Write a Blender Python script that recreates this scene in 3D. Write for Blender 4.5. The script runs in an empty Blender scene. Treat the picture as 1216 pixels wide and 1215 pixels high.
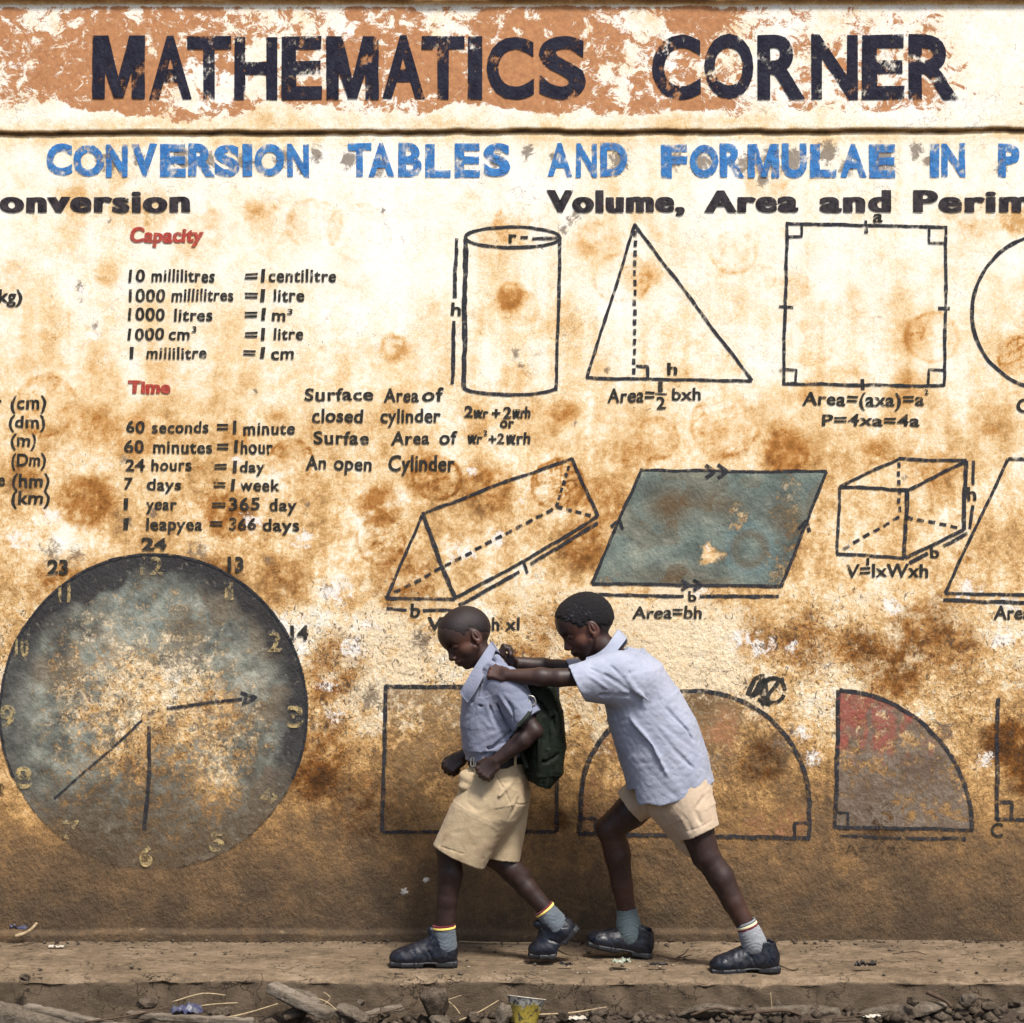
import bpy, math, random
import numpy as np
from mathutils import Vector

S = bpy.context.scene
# ------------------------------------------------------------------ camera, world, sun, exposure
F = 2516.0            # focal length in photo pixels (photo is 1216 wide)
CAMD, CAMH = 7.4, 1.5
cam = bpy.data.cameras.new('camera'); camo = bpy.data.objects.new('camera', cam)
S.collection.objects.link(camo); S.camera = camo
camo.location = (0, -CAMD, CAMH); camo.rotation_euler = (math.radians(90), 0, 0)
cam.sensor_width = 36; cam.lens = 36 * F / 1216; cam.clip_start = .1; cam.clip_end = 500

world = bpy.data.worlds.new('World'); S.world = world; world.use_nodes = True
wn = world.node_tree.nodes; wl = world.node_tree.links
for n in list(wn): wn.remove(n)
sky = wn.new('ShaderNodeTexSky'); sky.sky_type = 'NISHITA'; sky.sun_disc = False
SUN_EL, SUN_AZ = math.radians(58), math.radians(150)      # azimuth clockwise from +Y
sky.sun_elevation = SUN_EL; sky.sun_rotation = SUN_AZ; sky.dust_density = 3.0
bg = wn.new('ShaderNodeBackground'); bg.inputs['Strength'].default_value = .094
wo = wn.new('ShaderNodeOutputWorld')
wl.new(sky.outputs[0], bg.inputs[0]); wl.new(bg.outputs[0], wo.inputs[0])
sl = bpy.data.lights.new('sun', 'SUN'); sl.energy = 3.3; sl.angle = math.radians(11); sl.color = (1, .95, .88)
so = bpy.data.objects.new('sun', sl); S.collection.objects.link(so)
sd = Vector((math.sin(SUN_AZ) * math.cos(SUN_EL), math.cos(SUN_AZ) * math.cos(SUN_EL), math.sin(SUN_EL)))
so.rotation_euler = sd.to_track_quat('Z', 'Y').to_euler(); so.location = sd * 10
S.view_settings.view_transform = 'Standard'; S.view_settings.look = 'None'
S.view_settings.gamma = 1; S.view_settings.use_curve_mapping = False
S.view_settings.exposure = 0.72

# ------------------------------------------------------------------ helpers
rng = np.random.default_rng(7); random.seed(7)
def V(px, py, y=0.0):
    d = CAMD + y
    return np.array([(px - 608) * d / F, y, CAMH - (py - 607.5) * d / F])
def nrm(v):
    v = np.array(v, float); return v / np.linalg.norm(v)

_R = rng.random((256, 256)).astype(np.float32)
def vn2(x, z):
    xi = np.floor(x).astype(np.int64); zi = np.floor(z).astype(np.int64)
    fx = x - xi; fz = z - zi
    fx = fx * fx * (3 - 2 * fx); fz = fz * fz * (3 - 2 * fz)
    a = _R[xi & 255, zi & 255]; b = _R[(xi + 1) & 255, zi & 255]
    c = _R[xi & 255, (zi + 1) & 255]; d = _R[(xi + 1) & 255, (zi + 1) & 255]
    return (a + (b - a) * fx) * (1 - fz) + (c + (d - c) * fx) * fz
def fbm(x, z, f, o=4, seed=0, g=.55):
    x = np.asarray(x, float); z = np.asarray(z, float)
    s = 0; a = 1; t = 0
    for i in range(o):
        s = s + a * vn2(x * f + 13.7 * i + seed * 31.3, z * f + 7.1 * i + seed * 17.9); t += a; a *= g; f *= 2.03
    return s / t
def sstep(a, b, x):
    t = np.clip((x - a) / (b - a), 0, 1); return t * t * (3 - 2 * t)

def link(o, parent=None):
    S.collection.objects.link(o)
    if parent is not None: o.parent = parent
    return o
def mesh_obj(name, verts, faces, mat, parent=None, smooth=True, attrs=None, label=None):
    me = bpy.data.meshes.new(name)
    verts = np.asarray(verts, np.float32)
    if isinstance(faces, np.ndarray):
        nf, k = faces.shape
        me.vertices.add(len(verts)); me.vertices.foreach_set('co', verts.ravel())
        me.loops.add(nf * k); me.loops.foreach_set('vertex_index', faces.astype(np.int32).ravel())
        me.polygons.add(nf); me.polygons.foreach_set('loop_start', np.arange(0, nf * k, k, dtype=np.int32))
        me.update(calc_edges=True)
    else:
        me.from_pydata([tuple(map(float, v)) for v in verts], [], [tuple(map(int, f)) for f in faces]); me.update()
    if smooth: me.polygons.foreach_set('use_smooth', np.ones(len(me.polygons), bool))
    for k_, a in (attrs or {}).items():
        a = np.asarray(a, np.float32)
        if a.ndim == 1:
            at = me.attributes.new(k_, 'FLOAT', 'POINT'); at.data.foreach_set('value', a)
        else:
            at = me.attributes.new(k_, 'FLOAT_COLOR', 'POINT'); at.data.foreach_set('color', a.ravel())
    if mat: me.materials.append(mat)
    o = bpy.data.objects.new(name, me)
    if label: o['label'] = label
    return link(o, parent)
def tag(o, label=None, cat=None, group=None, kind=None):
    if label: o['label'] = label
    if cat: o['category'] = cat
    if group: o['group'] = group
    if kind: o['kind'] = kind
    return o
def empty(name, loc):
    o = bpy.data.objects.new(name, None); o.location = tuple(loc); return link(o)
def reparent(o, root):
    o.parent = root; o.matrix_parent_inverse = root.matrix_world.inverted()
def attach(root, obs):
    bpy.context.view_layer.update()
    for o in obs: reparent(o, root)

# ------------------------------------------------------------------ materials
class NT:
    def __init__(s, name):
        s.m = bpy.data.materials.new(name); s.m.use_nodes = True
        s.t = s.m.node_tree; s.n = s.t.nodes; s.l = s.t.links
        for n in list(s.n): s.n.remove(n)
        s.out = s.n.new('ShaderNodeOutputMaterial'); s.b = s.n.new('ShaderNodeBsdfPrincipled')
        s.l.new(s.b.outputs[0], s.out.inputs[0])
        s.pos = s.n.new('ShaderNodeNewGeometry').outputs['Position']
    def put(s, sock, v):
        if isinstance(v, bpy.types.NodeSocket): s.l.new(v, sock)
        elif isinstance(v, (tuple, list)): sock.default_value = (*v, 1) if (len(v) == 3 and sock.type == 'RGBA') else v
        else: sock.default_value = v
    def math(s, op, a, b=0.0, clamp=False):
        n = s.n.new('ShaderNodeMath'); n.operation = op; n.use_clamp = clamp
        s.put(n.inputs[0], a); s.put(n.inputs[1], b); return n.outputs[0]
    def noise(s, scale, detail=5, rough=.55, vec=None, dist=0):
        n = s.n.new('ShaderNodeTexNoise'); n.inputs['Scale'].default_value = scale
        n.inputs['Detail'].default_value = detail; n.inputs['Roughness'].default_value = rough
        n.inputs['Distortion'].default_value = dist
        s.l.new(vec if vec is not None else s.pos, n.inputs['Vector']); return n.outputs[0]
    def vmap(s, scale=(1, 1, 1), rot=(0, 0, 0), loc=(0, 0, 0)):
        n = s.n.new('ShaderNodeMapping'); s.l.new(s.pos, n.inputs[0])
        n.inputs['Scale'].default_value = scale; n.inputs['Rotation'].default_value = rot; n.inputs['Location'].default_value = loc
        return n.outputs[0]
    def attr(s, name, out='Fac'):
        n = s.n.new('ShaderNodeAttribute'); n.attribute_name = name; return n.outputs[out]
    def ramp(s, fac, stops, interp='LINEAR'):
        n = s.n.new('ShaderNodeValToRGB'); s.l.new(fac, n.inputs[0]); n.color_ramp.interpolation = interp
        e = n.color_ramp.elements
        while len(e) < len(stops): e.new(.5)
        for el, (p, c) in zip(e, stops):
            el.position = p; el.color = (*c, 1) if isinstance(c, tuple) else (c, c, c, 1)
        return n.outputs[0]
    def mix(s, fac, a, b, mode='MIX'):
        n = s.n.new('ShaderNodeMix'); n.data_type = 'RGBA'; n.blend_type = mode
        s.put(n.inputs[0], fac); s.put(n.inputs[6], a); s.put(n.inputs[7], b); return n.outputs[2]
    def bump(s, h, strength=.5, dist=.01):
        n = s.n.new('ShaderNodeBump'); s.put(n.inputs['Strength'], strength); n.inputs['Distance'].default_value = dist
        s.l.new(h, n.inputs['Height']); s.l.new(n.outputs[0], s.b.inputs['Normal']); return n
    def fin(s, col, rough=.8, spec=.3):
        s.put(s.b.inputs['Base Color'], col); s.put(s.b.inputs['Roughness'], rough)
        s.b.inputs['Specular IOR Level'].default_value = spec; return s.m

def relief(t):
    """shared plaster relief in world space: wall and paint carry the same bumps"""
    a = t.noise(75, 8, .62, t.vmap((1, 1, .8), (0, math.radians(35), 0)))
    b = t.noise(260, 3, .5)
    c = t.noise(16, 3, .5)
    h = t.math('ADD', t.math('MULTIPLY', a, 1.0), t.math('MULTIPLY', b, .12))
    return t.math('ADD', h, t.math('MULTIPLY', c, 1.1))
def zfade(t, z0, z1, v0, v1):
    sp = t.n.new('ShaderNodeSeparateXYZ'); t.l.new(t.pos, sp.inputs[0])
    n = t.n.new('ShaderNodeMapRange'); t.l.new(sp.outputs[2], n.inputs[0])
    n.inputs[1].default_value = z0; n.inputs[2].default_value = z1; n.inputs[3].default_value = v0; n.inputs[4].default_value = v1
    return n.outputs[0]

def wall_material():
    t = NT('plaster_wall')
    dirt = t.attr('dirt')
    n0 = t.noise(6, 10, .68)
    n1 = t.noise(20, 15, .80, None, .5)
    n2 = t.noise(120, 8, .78)
    n1b = t.noise(52, 13, .78, t.vmap(loc=(4, 2, 8)), .4)
    nn1 = t.math('ADD', t.math('MULTIPLY', t.math('SUBTRACT', n1, .5), 1.5), t.math('MULTIPLY', t.math('SUBTRACT', n1b, .5), 1.2))
    d = t.math('ADD', dirt, t.math('MULTIPLY', nn1, t.attr('vary')))
    d = t.math('ADD', d, t.math('MULTIPLY', t.math('MULTIPLY', nn1, t.attr('vary')), .35))
    d = t.math('ADD', d, t.math('MULTIPLY', t.math('SUBTRACT', n2, .5), .40))
    d = t.math('ADD', d, t.math('MULTIPLY', t.math('SUBTRACT', n0, .5), .42))
    col = t.ramp(d, [(0, (.88, .85, .78)), (.12, (.85, .78, .63)), (.24, (.78, .58, .33)), (.37, (.58, .345, .135)),
                     (.51, (.315, .18, .072)), (.65, (.165, .102, .052)), (.80, (.092, .062, .037)), (1, (.048, .036, .025))])
    # surviving cream limewash, crisp edged
    pm = t.math('ADD', t.math('MULTIPLY', t.math('SUBTRACT', t.noise(11, 15, .76, t.vmap(loc=(1, 6, 2)), .3), .5), 1.9), t.attr('pale'))
    col = t.mix(t.math('MULTIPLY', t.ramp(pm, [(.46, 0.0), (.56, 1.0)]), .85), col, t.mix(t.ramp(n2, [(.35, 0.0), (.65, 1.0)]), (.86, .78, .60), (.70, .50, .27)))
    g3 = t.noise(320, 4, .75)
    col = t.mix(1.0, col, t.ramp(g3, [(.32, .72), (.66, 1.22)]), 'MULTIPLY')
    # terracotta coat that is flaking off in the title band
    fl = t.math('ADD', t.math('MULTIPLY', t.math('SUBTRACT', t.noise(17, 14, .78, t.vmap((1, 1, 1.2), loc=(3, 0, 1)), .5), .5), 1.7), t.attr('flake'))
    fm = t.ramp(fl, [(.47, 0.0), (.53, 1.0)])
    tc = t.mix(t.ramp(t.noise(60, 10, .75), [(.35, 0.0), (.65, 1.0)]), (.54, .265, .12), (.37, .165, .075))
    col = t.mix(fm, col, tc)
    # translucent mud prints: tan over the wash, with crisp broken edges
    nb = t.noise(48, 14, .82, t.vmap(loc=(7, 3, 1)), .6); nc = t.noise(150, 6, .75)
    bm_ = t.math('ADD', t.attr('ball'), t.math('MULTIPLY', t.math('SUBTRACT', nb, .5), 1.5))
    bm_ = t.math('ADD', bm_, t.math('MULTIPLY', t.math('SUBTRACT', nc, .5), .5))
    bm_ = t.math('MULTIPLY', t.math('SUBTRACT', bm_, .14), 2.0, True)
    bm_ = t.math('MULTIPLY', bm_, t.math('MULTIPLY', t.attr('ball'), 3.5, True))
    col = t.mix(bm_, col, t.mix(1.0, col, t.mix(t.attr('deep'), (.87, .68, .44), (.63, .48, .31)), 'MULTIPLY'))
    col = t.mix(t.math('MULTIPLY', t.math('MULTIPLY', t.math('SUBTRACT', bm_, .75), 4, True), .5), col, t.mix(1.0, col, (.64, .48, .32), 'MULTIPLY'))
    # grey-brown smudges
    sm = t.math('ADD', t.attr('smudge'), t.math('MULTIPLY', t.math('SUBTRACT', t.noise(34, 13, .78, None, .8), .5), 2.4))
    smm = t.math('MULTIPLY', t.ramp(sm, [(.40, 0.0), (.62, 1.0)]), t.math('MULTIPLY', t.attr('smudge'), 4, True))
    col = t.mix(t.math('MULTIPLY', smm, .82), col, (.155, .115, .085))
    # fresh pale chips
    ch = t.math('ADD', t.attr('chip'), t.math('MULTIPLY', t.math('SUBTRACT', t.noise(30, 14, .80, t.vmap((1, 1, 1), loc=(9, 0, 4))), .5), 2.2))
    col = t.mix(t.math('MULTIPLY', t.math('MULTIPLY', t.ramp(ch, [(.48, 0.0), (.60, 1.0)]), t.math('MULTIPLY', t.attr('chip'), 4, True)), .9), col, (.82, .78, .72))
    # pale dry scuffs low on the wall
    scf = t.noise(30, 10, .74, t.vmap((.45, 1, 1.5), (0, math.radians(-28), 0), (4, 4, 4)))
    col = t.mix(t.math('MULTIPLY', t.math('MULTIPLY', t.math('SUBTRACT', scf, .60), 9, True), zfade(t, .1, .9, .5, .1)), col, (.42, .30, .18))
    # dark specks and pits
    sp1 = t.noise(62, 6, .62, t.vmap((1, 1, .72), (0, math.radians(30), 0)), 1.6)
    thr = t.math('SUBTRACT', .715, t.math('MULTIPLY', t.attr('speck'), .16))
    spm = t.math('MULTIPLY', t.math('SUBTRACT', sp1, thr), 22, True)
    col = t.mix(t.math('MULTIPLY', spm, .8), col, (.085, .055, .04))
    # hairline cracks
    vo = t.n.new('ShaderNodeTexVoronoi'); vo.feature = 'DISTANCE_TO_EDGE'; vo.inputs['Scale'].default_value = 7
    wv = t.n.new('ShaderNodeVectorMath'); wv.operation = 'ADD'; nn = t.n.new('ShaderNodeTexNoise'); nn.inputs['Scale'].default_value = 9; nn.inputs['Detail'].default_value = 6
    t.l.new(t.pos, nn.inputs['Vector']); sc = t.n.new('ShaderNodeVectorMath'); sc.operation = 'SCALE'; sc.inputs['Scale'].default_value = .35
    t.l.new(nn.outputs[1], sc.inputs[0]); t.l.new(sc.outputs[0], wv.inputs[0]); t.l.new(t.pos, wv.inputs[1]); t.l.new(wv.outputs[0], vo.inputs['Vector'])
    cr = t.ramp(vo.outputs['Distance'], [(.0, 1.0), (.012, 0.0)])
    crm = t.math('MULTIPLY', cr, t.ramp(t.noise(4, 3, .5, t.vmap(loc=(5, 5, 5))), [(.5, 0.0), (.62, .55)]))
    col = t.mix(crm, col, (.16, .10, .06))
    h = relief(t)
    h = t.math('SUBTRACT', h, t.math('MULTIPLY', spm, .35))
    h = t.math('ADD', h, t.math('MULTIPLY', fm, .12))
    h = t.math('SUBTRACT', h, t.math('MULTIPLY', crm, .5))
    t.bump(h, t.attr('rough'), .012)
    return t.fin(col, .88, .2)

def paint_material(name, col, col2, keep=.6, hard=7.0, z0=-10, z1=-9, k0=0.0, alpha=1.0, seed=0, scale=28):
    """brushed paint worn off in flakes: bare wall shows through where it has gone"""
    t = NT(name)
    n = t.noise(scale, 12, .72, t.vmap(loc=(seed * 3.1, 0, seed * 1.7)))
    fine = t.noise(170, 5, .7)
    m = t.math('ADD', t.math('MULTIPLY', n, .75), t.math('MULTIPLY', fine, .25))
    kp = keep
    if k0: kp = t.math('ADD', zfade(t, z0, z1, k0, 0), keep)
    m = t.math('MULTIPLY', t.math('SUBTRACT', kp, m), hard, True)
    m = t.math('MULTIPLY', m, alpha)
    c = t.mix(t.ramp(t.noise(38, 6, .65, t.vmap((1, 1, .5))), [(.35, 0.0), (.65, 1.0)]), col, col2)
    t.bump(relief(t), .45, .012)
    t.fin(c, .75, .15)
    tr = t.n.new('ShaderNodeBsdfTransparent'); mx = t.n.new('ShaderNodeMixShader')
    t.put(mx.inputs[0], m); t.l.new(tr.outputs[0], mx.inputs[1]); t.l.new(t.b.outputs[0], mx.inputs[2]); t.l.new(mx.outputs[0], t.out.inputs[0])
    return t.m
def fill_material(name):
    """old colour wash, tint and coverage painted per vertex, broken up by flaking"""
    t = NT(name)
    a = t.n.new('ShaderNodeAttribute'); a.attribute_name = 'tint'
    cov = t.attr('cover')
    n = t.noise(26, 12, .72, None, .5); f2 = t.noise(130, 6, .7)
    m = t.math('ADD', cov, t.math('ADD', t.math('MULTIPLY', t.math('SUBTRACT', n, .5), 1.5), t.math('MULTIPLY', t.math('SUBTRACT', f2, .5), .8)))
    m = t.math('MULTIPLY', t.math('SUBTRACT', m, .32), 2.6, True)
    c = t.mix(t.math('MULTIPLY', t.noise(60, 9, .75), .45), a.outputs[0], (.09, .075, .06))
    c = t.mix(t.ramp(t.noise(34, 10, .7, t.vmap(loc=(2, 1, 7))), [(.58, 0.0), (.70, .55)]), c, (.38, .34, .26))
    t.bump(relief(t), .5, .012)
    t.fin(c, .75, .25)
    tr = t.n.new('ShaderNodeBsdfTransparent'); mx = t.n.new('ShaderNodeMixShader')
    t.put(mx.inputs[0], m); t.l.new(tr.outputs[0], mx.inputs[1]); t.l.new(t.b.outputs[0], mx.inputs[2]); t.l.new(mx.outputs[0], t.out.inputs[0])
    return t.m

def stone_material(name, stops, s1=6, s2=45, s3=220, rough=.92, bump=.8, spec=.15, stretch=(1, 1, 1)):
    t = NT(name)
    v = t.vmap(stretch)
    a = t.noise(s1, 7, .6, v); b = t.noise(s2, 9, .7, v); c = t.noise(s3, 4, .65)
    m = t.math('ADD', t.math('MULTIPLY', a, .38), t.math('ADD', t.math('MULTIPLY', b, .40), t.math('MULTIPLY', c, .22)))
    col = t.ramp(m, stops)
    t.bump(t.math('ADD', t.math('MULTIPLY', b, 1.0), t.math('MULTIPLY', c, .35)), bump, .012)
    return t.fin(col, rough, spec)
def cloth_material(name, c1, c2, weave=900, rough=.9, fuzz=.3, dirt=None, wr=.5):
    t = NT(name)
    n = t.noise(weave, 2, .6); b = t.noise(14, 5, .6); w = t.noise(42, 5, .6, None, .8)
    m = t.math('ADD', t.math('MULTIPLY', n, .6), t.math('MULTIPLY', b, .4))
    col = t.mix(t.ramp(m, [(.36, 0.0), (.64, 1.0)]), c1, c2)
    if dirt: col = t.mix(t.ramp(t.noise(9, 7, .65), [(.50, 0.0), (.68, .6)]), col, dirt)
    t.bump(t.math('ADD', t.math('MULTIPLY', w, .8), t.math('MULTIPLY', n, .10)), wr * .55, .010)
    t.b.inputs['Sheen Weight'].default_value = fuzz * .3
    return t.fin(col, rough, .15)
def skin_material():
    t = NT('skin')
    n = t.noise(30, 6, .6); p = t.noise(700, 2, .5)
    col = t.mix(t.ramp(n, [(.35, 0.0), (.7, 1.0)]), (.021, .0105, .0095), (.037, .018, .0145))
    # warmer and lighter where the attribute is set: face, hands, knees, shins
    col = t.mix(t.math('MULTIPLY', t.attr('warm'), .75), col, (.16, .06, .035))
    col = t.mix(t.ramp(t.noise(75, 9, .72, t.vmap(loc=(2, 2, 2))), [(.54, 0.0), (.74, .38)]), col, (.105, .075, .062))
    col = t.mix(t.attr('dark'), col, (.006, .004, .005))
    t.bump(t.math('ADD', t.math('MULTIPLY', p, .25), t.math('MULTIPLY', n, .5)), .22, .004)
    t.b.inputs['Subsurface Weight'].default_value = 0
    return t.fin(col, .50, .42)
def leather_material(name, c=(.004, .006, .013), dust=(.035, .033, .036), rough=.26):
    t = NT(name)
    n = t.noise(55, 8, .65); f = t.noise(400, 3, .6)
    col = t.mix(t.ramp(n, [(.54, 0.0), (.80, .5)]), c, dust)
    t.bump(t.math('ADD', t.math('MULTIPLY', n, 1.0), t.math('MULTIPLY', f, .3)), .30, .006)
    return t.fin(col, t.ramp(n, [(.4, rough), (.75, .75)]), .5)
def plain(name, c, rough=.6, spec=.3, metal=0, c2=None, sc=80, bump=.2):
    t = NT(name); n = t.noise(sc, 6, .65)
    col = t.mix(t.ramp(n, [(.35, 0.0), (.68, 1.0)]), c, c2 or tuple(x * .6 for x in c))
    t.bump(n, bump, .006)
    t.b.inputs['Metallic'].default_value = metal
    return t.fin(col, rough, spec)

M = {}
M['wall'] = wall_material()
M['navy'] = paint_material('navy_title_paint', (.012, .012, .024), (.026, .026, .044), .60, 14, seed=1, scale=20)
M['blue'] = paint_material('blue_letter_paint', (.035, .15, .42), (.06, .23, .52), .625, 7, seed=2, scale=26)
M['heavy'] = paint_material('black_heading_paint', (.018, .016, .02), (.06, .05, .055), .66, 9, seed=3, scale=30)
M['black'] = paint_material('black_text_paint', (.018, .02, .018), (.05, .045, .04), .64, 8, seed=4, scale=34)
M['line'] = paint_material('black_line_paint', (.02, .022, .028), (.045, .045, .05), .665, 6, seed=5, scale=44, z0=0.2, z1=1.1, k0=-.055)
M['faint'] = paint_material('faded_black_paint', (.03, .026, .022), (.07, .05, .035), .52, 6, alpha=.8, seed=6)
M['ghost'] = paint_material('almost_gone_paint', (.035, .028, .022), (.07, .05, .035), .47, 5, alpha=.6, seed=9)
M['red'] = paint_material('red_text_paint', (.42, .045, .035), (.40, .10, .07), .67, 7, alpha=.95, seed=7)
M['gold'] = paint_material('ochre_numeral_paint', (.62, .46, .20), (.45, .36, .20), .535, 8, alpha=.8, seed=8)
M['fill'] = fill_material('colour_wash')
M['skin'] = skin_material()
M['hair'] = NT('hair')
_t = M['hair']; _n = _t.noise(420, 3, .7); _t.bump(_n, .9, .006)
_pt = _t.math('MULTIPLY', _t.ramp(_t.noise(160, 4, .7, _t.vmap((1, 1, .4), (0, .9, 0))), [(.56, 0.0), (.66, 1.0)]), _t.attr('glint'))  # specular flecks on the crown, put into the hair colour as paler spots
M['hair'] = _t.fin(_t.mix(_pt, (.009, .008, .010), (.13, .125, .135)), .7, .25)
M['hair_short'] = plain('cropped_hair', (.017, .010, .0105), .6, .3, c2=(.011, .007, .0075), sc=500)
M['shirt1'] = cloth_material('blue_shirt_cloth', (.155, .172, .245), (.245, .266, .34), dirt=(.22, .22, .28), wr=.75)
M['shirt2'] = cloth_material('pale_blue_shirt_cloth', (.235, .258, .335), (.36, .385, .465), dirt=(.33, .34, .42), wr=.7)
M['short1'] = cloth_material('khaki_cloth', (.36, .275, .17), (.47, .37, .24), dirt=(.28, .19, .11), wr=.6)
M['short2'] = cloth_material('pale_khaki_cloth', (.43, .33, .235), (.54, .43, .315), dirt=(.36, .26, .17), wr=.5)
M['sockg'] = cloth_material('grey_sock_knit', (.07, .085, .10), (.14, .165, .19), weave=500, wr=.9)
M['socklg'] = cloth_material('light_grey_sock_knit', (.19, .20, .215), (.29, .30, .32), weave=500, wr=.9)
M['sockt'] = cloth_material('teal_sock_knit', (.075, .105, .115), (.13, .165, .178), weave=500, wr=.9)
M['yellow'] = cloth_material('yellow_band', (.80, .58, .12), (.88, .68, .22), wr=.2)
M['cream'] = cloth_material('cream_band', (.75, .66, .38), (.82, .74, .50), wr=.2)
M['maroon'] = cloth_material('maroon_band', (.10, .012, .02), (.15, .02, .03), wr=.2)
M['leather'] = leather_material('black_leather')
M['sole'] = leather_material('rubber_sole', (.008, .009, .012), (.06, .053, .046), .5)
M['belt'] = plain('belt_leather', (.012, .012, .014), .45)
M['metal'] = plain('buckle_metal', (.65, .62, .55), .35, .5, .8)
M['bag'] = cloth_material('dark_green_nylon', (.005, .008, .005), (.010, .015, .009), weave=700, rough=.7, fuzz=0, wr=.8)
M['strap'] = plain('strap_webbing', (.012, .018, .012), .7)
# ------------------------------------------------------------------ the wall
def WX(px): return (np.asarray(px, float) - 608) / 340.0
def WZ(py): return CAMH - (np.asarray(py, float) - 607.5) / 340.0
def PX(x): return np.asarray(x) * 340 + 608
def PY(z): return 607.5 - (np.asarray(z) - CAMH) * 340
def wall_h(x, z):
    """how far the plaster stands proud (towards -Y) of the plane y=0"""
    px, py = PX(x), PY(z)
    edge = 157 + (fbm(x, z * 0 + 3, 9, 3, 2) - .5) * 5 + (px - 608) * -.003
    up = sstep(edge + 1.5, edge - 3, py)
    h = .012 * up - .006 * np.exp(-((py - edge - 1.5) / 2.2) ** 2)
    top = 4 + (fbm(x, z * 0 + 1, 7, 3, 3) - .5) * 5
    h = h + .018 * sstep(top + 2, top - 2, py)
    h = h + (fbm(x, z, 2.2, 3, 4) - .5) * .006
    low = sstep(560, 820, py)
    h = h + (fbm(x, z, 42, 3, 5) - .5) * (.0009 + .0016 * low)
    se = 1106 + (fbm(x, z * 0 + 5, 3, 3, 6) - .5) * 7
    h = h + .018 * sstep(se - 2, se + 2, py) * sstep(1000, 820, px + (fbm(x, z, 5, 2, 8) - .5) * 80)
    return h
def edges_axis(a, b, step, ext):
    core = np.arange(a, b + step / 2, step)
    return core
def axis(lo, a, b, hi, step):
    core = np.arange(a, b + step * .5, step)
    l = a - np.cumsum(step * 1.35 ** np.arange(1, 60)); l = l[l > lo]
    r = core[-1] + np.cumsum(step * 1.35 ** np.arange(1, 60)); r = r[r < hi]
    return np.concatenate([[lo], l[::-1], core, r, [hi]])
def grid_faces(nx, nz, off=0):
    i, j = np.meshgrid(np.arange(nx - 1), np.arange(nz - 1), indexing='ij')
    a = i * nz + j
    return (np.stack([a, a + nz, a + nz + 1, a + 1], -1).reshape(-1, 4) + off)

STAINS = [  # px, py, radius, strength, ring?   (football prints and damp blotches)
 (175,255,32,.30,0),(372,266,33,.34,1),(125,330,20,.25,0),(55,482,38,.26,1),(110,506,30,.30,0),(104,596,36,.48,0),
 (605,352,20,.50,0),(618,366,22,.25,1),(468,412,21,.42,0),(396,430,26,.20,1),(704,282,28,.26,0),(738,330,32,.30,1),
 (612,448,25,.22,0),(780,520,28,.42,1),(872,300,27,.26,1),(962,408,30,.26,1),(1108,400,31,.34,1),(1208,422,24,.50,1),
 (1206,262,22,.45,0),(1062,518,30,.24,1),(1152,640,32,.30,1),(450,600,30,.42,0),(452,642,30,.36,1),(578,582,36,.36,0),
 (662,575,32,.48,1),(270,612,34,.46,0),(345,548,28,.42,1),(236,575,24,.30,1),(256,688,34,.30,0),(335,690,38,.26,0),
 (1060,800,48,.34,0),(1132,768,42,.30,0),(1092,742,34,.30,0),(900,762,34,.26,0),(622,790,32,.34,0),(905,905,34,.34,0),
 (1196,880,34,.52,0),(1020,770,30,.35,0),(280,520,20,.3,0),(160,520,34,.3,0),(845,430,36,.22,1),(560,240,20,.2,0),(905,215,34,.26,0),
 (1040,350,34,.18,1),(420,330,26,.16,0),(300,250,18,.2,0),(720,430,24,.2,0),(500,560,34,.25,0),(760,610,20,.2,0),(30,560,30,.25,0),
 (70,690,40,.3,0),(480,690,44,.3,0),(690,650,36,.35,0),(1110,560,36,.25,0),(960,760,44,.25,0),(400,790,46,.32,0),(380,900,44,.3,0),
 (430,960,50,.25,0),(150,200,22,.2,0),(330,500,18,.2,0),(1180,500,26,.2,0),(560,500,30,.2,0),(640,500,30,.18,0),(200,440,34,.2,0),(30,420,34,.18,0),
 (300,340,24,.18,1),(250,390,28,.16,1),(505,300,24,.14,1),(1130,320,24,.16,0),(990,560,26,.2,1),(860,520,34,.2,1),(1080,460,22,.16,0),
 (550,440,20,.2,1),(420,500,24,.2,1),(10,330,26,.2,0),(60,380,24,.2,1),(90,240,20,.16,1),(510,390,26,.12,1),(800,380,24,.16,1)]
_r2 = random.Random(11)
for _ in range(170):
    py_ = _r2.uniform(170, 1000); px_ = _r2.uniform(-700, 1900)
    if 0 < px_ < 1216 and _r2.random() < .45: continue
    STAINS.append((px_, py_, _r2.uniform(12, 40), _r2.uniform(.08, .30) * (1.25 if py_ > 520 else .9), _r2.random() < .4))
SMUDGE = [(130,192,16),(165,190,10),(215,188,16),(247,190,12),(292,192,14),(335,190,14),(358,200,10),(376,184,11),(414,188,14),(450,198,12),(735,192,16),(590,190,10),
 (627,180,10),(655,186,7),(800,190,12),(832,192,16),(884,195,14),(915,188,15),(940,190,18),(983,180,16),(1005,200,12),(1050,188,18),(1088,181,11),(905,212,10),
 (1102,190,8),(1190,196,12),(95,340,9),(96,355,5),(113,387,6),(303,464,6),(612,420,9),(618,435,7),(720,440,5),(1074,568,6),(683,503,6),(205,860,14),
 (180,850,10),(147,545,9),(152,620,9),(183,610,10),(365,600,6),(620,855,20),(1120,870,22),(540,905,14),(390,705,14),(318,665,8),(928,440,5),(1062,724,6),(985,760,4),
 (850,900,30),(930,880,26),(500,760,20),(440,830,24),(235,655,18),(60,655,20),(90,660,16),(455,250,4),(130,262,5),(668,272,9),(676,262,8),(684,255,8)]
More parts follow.
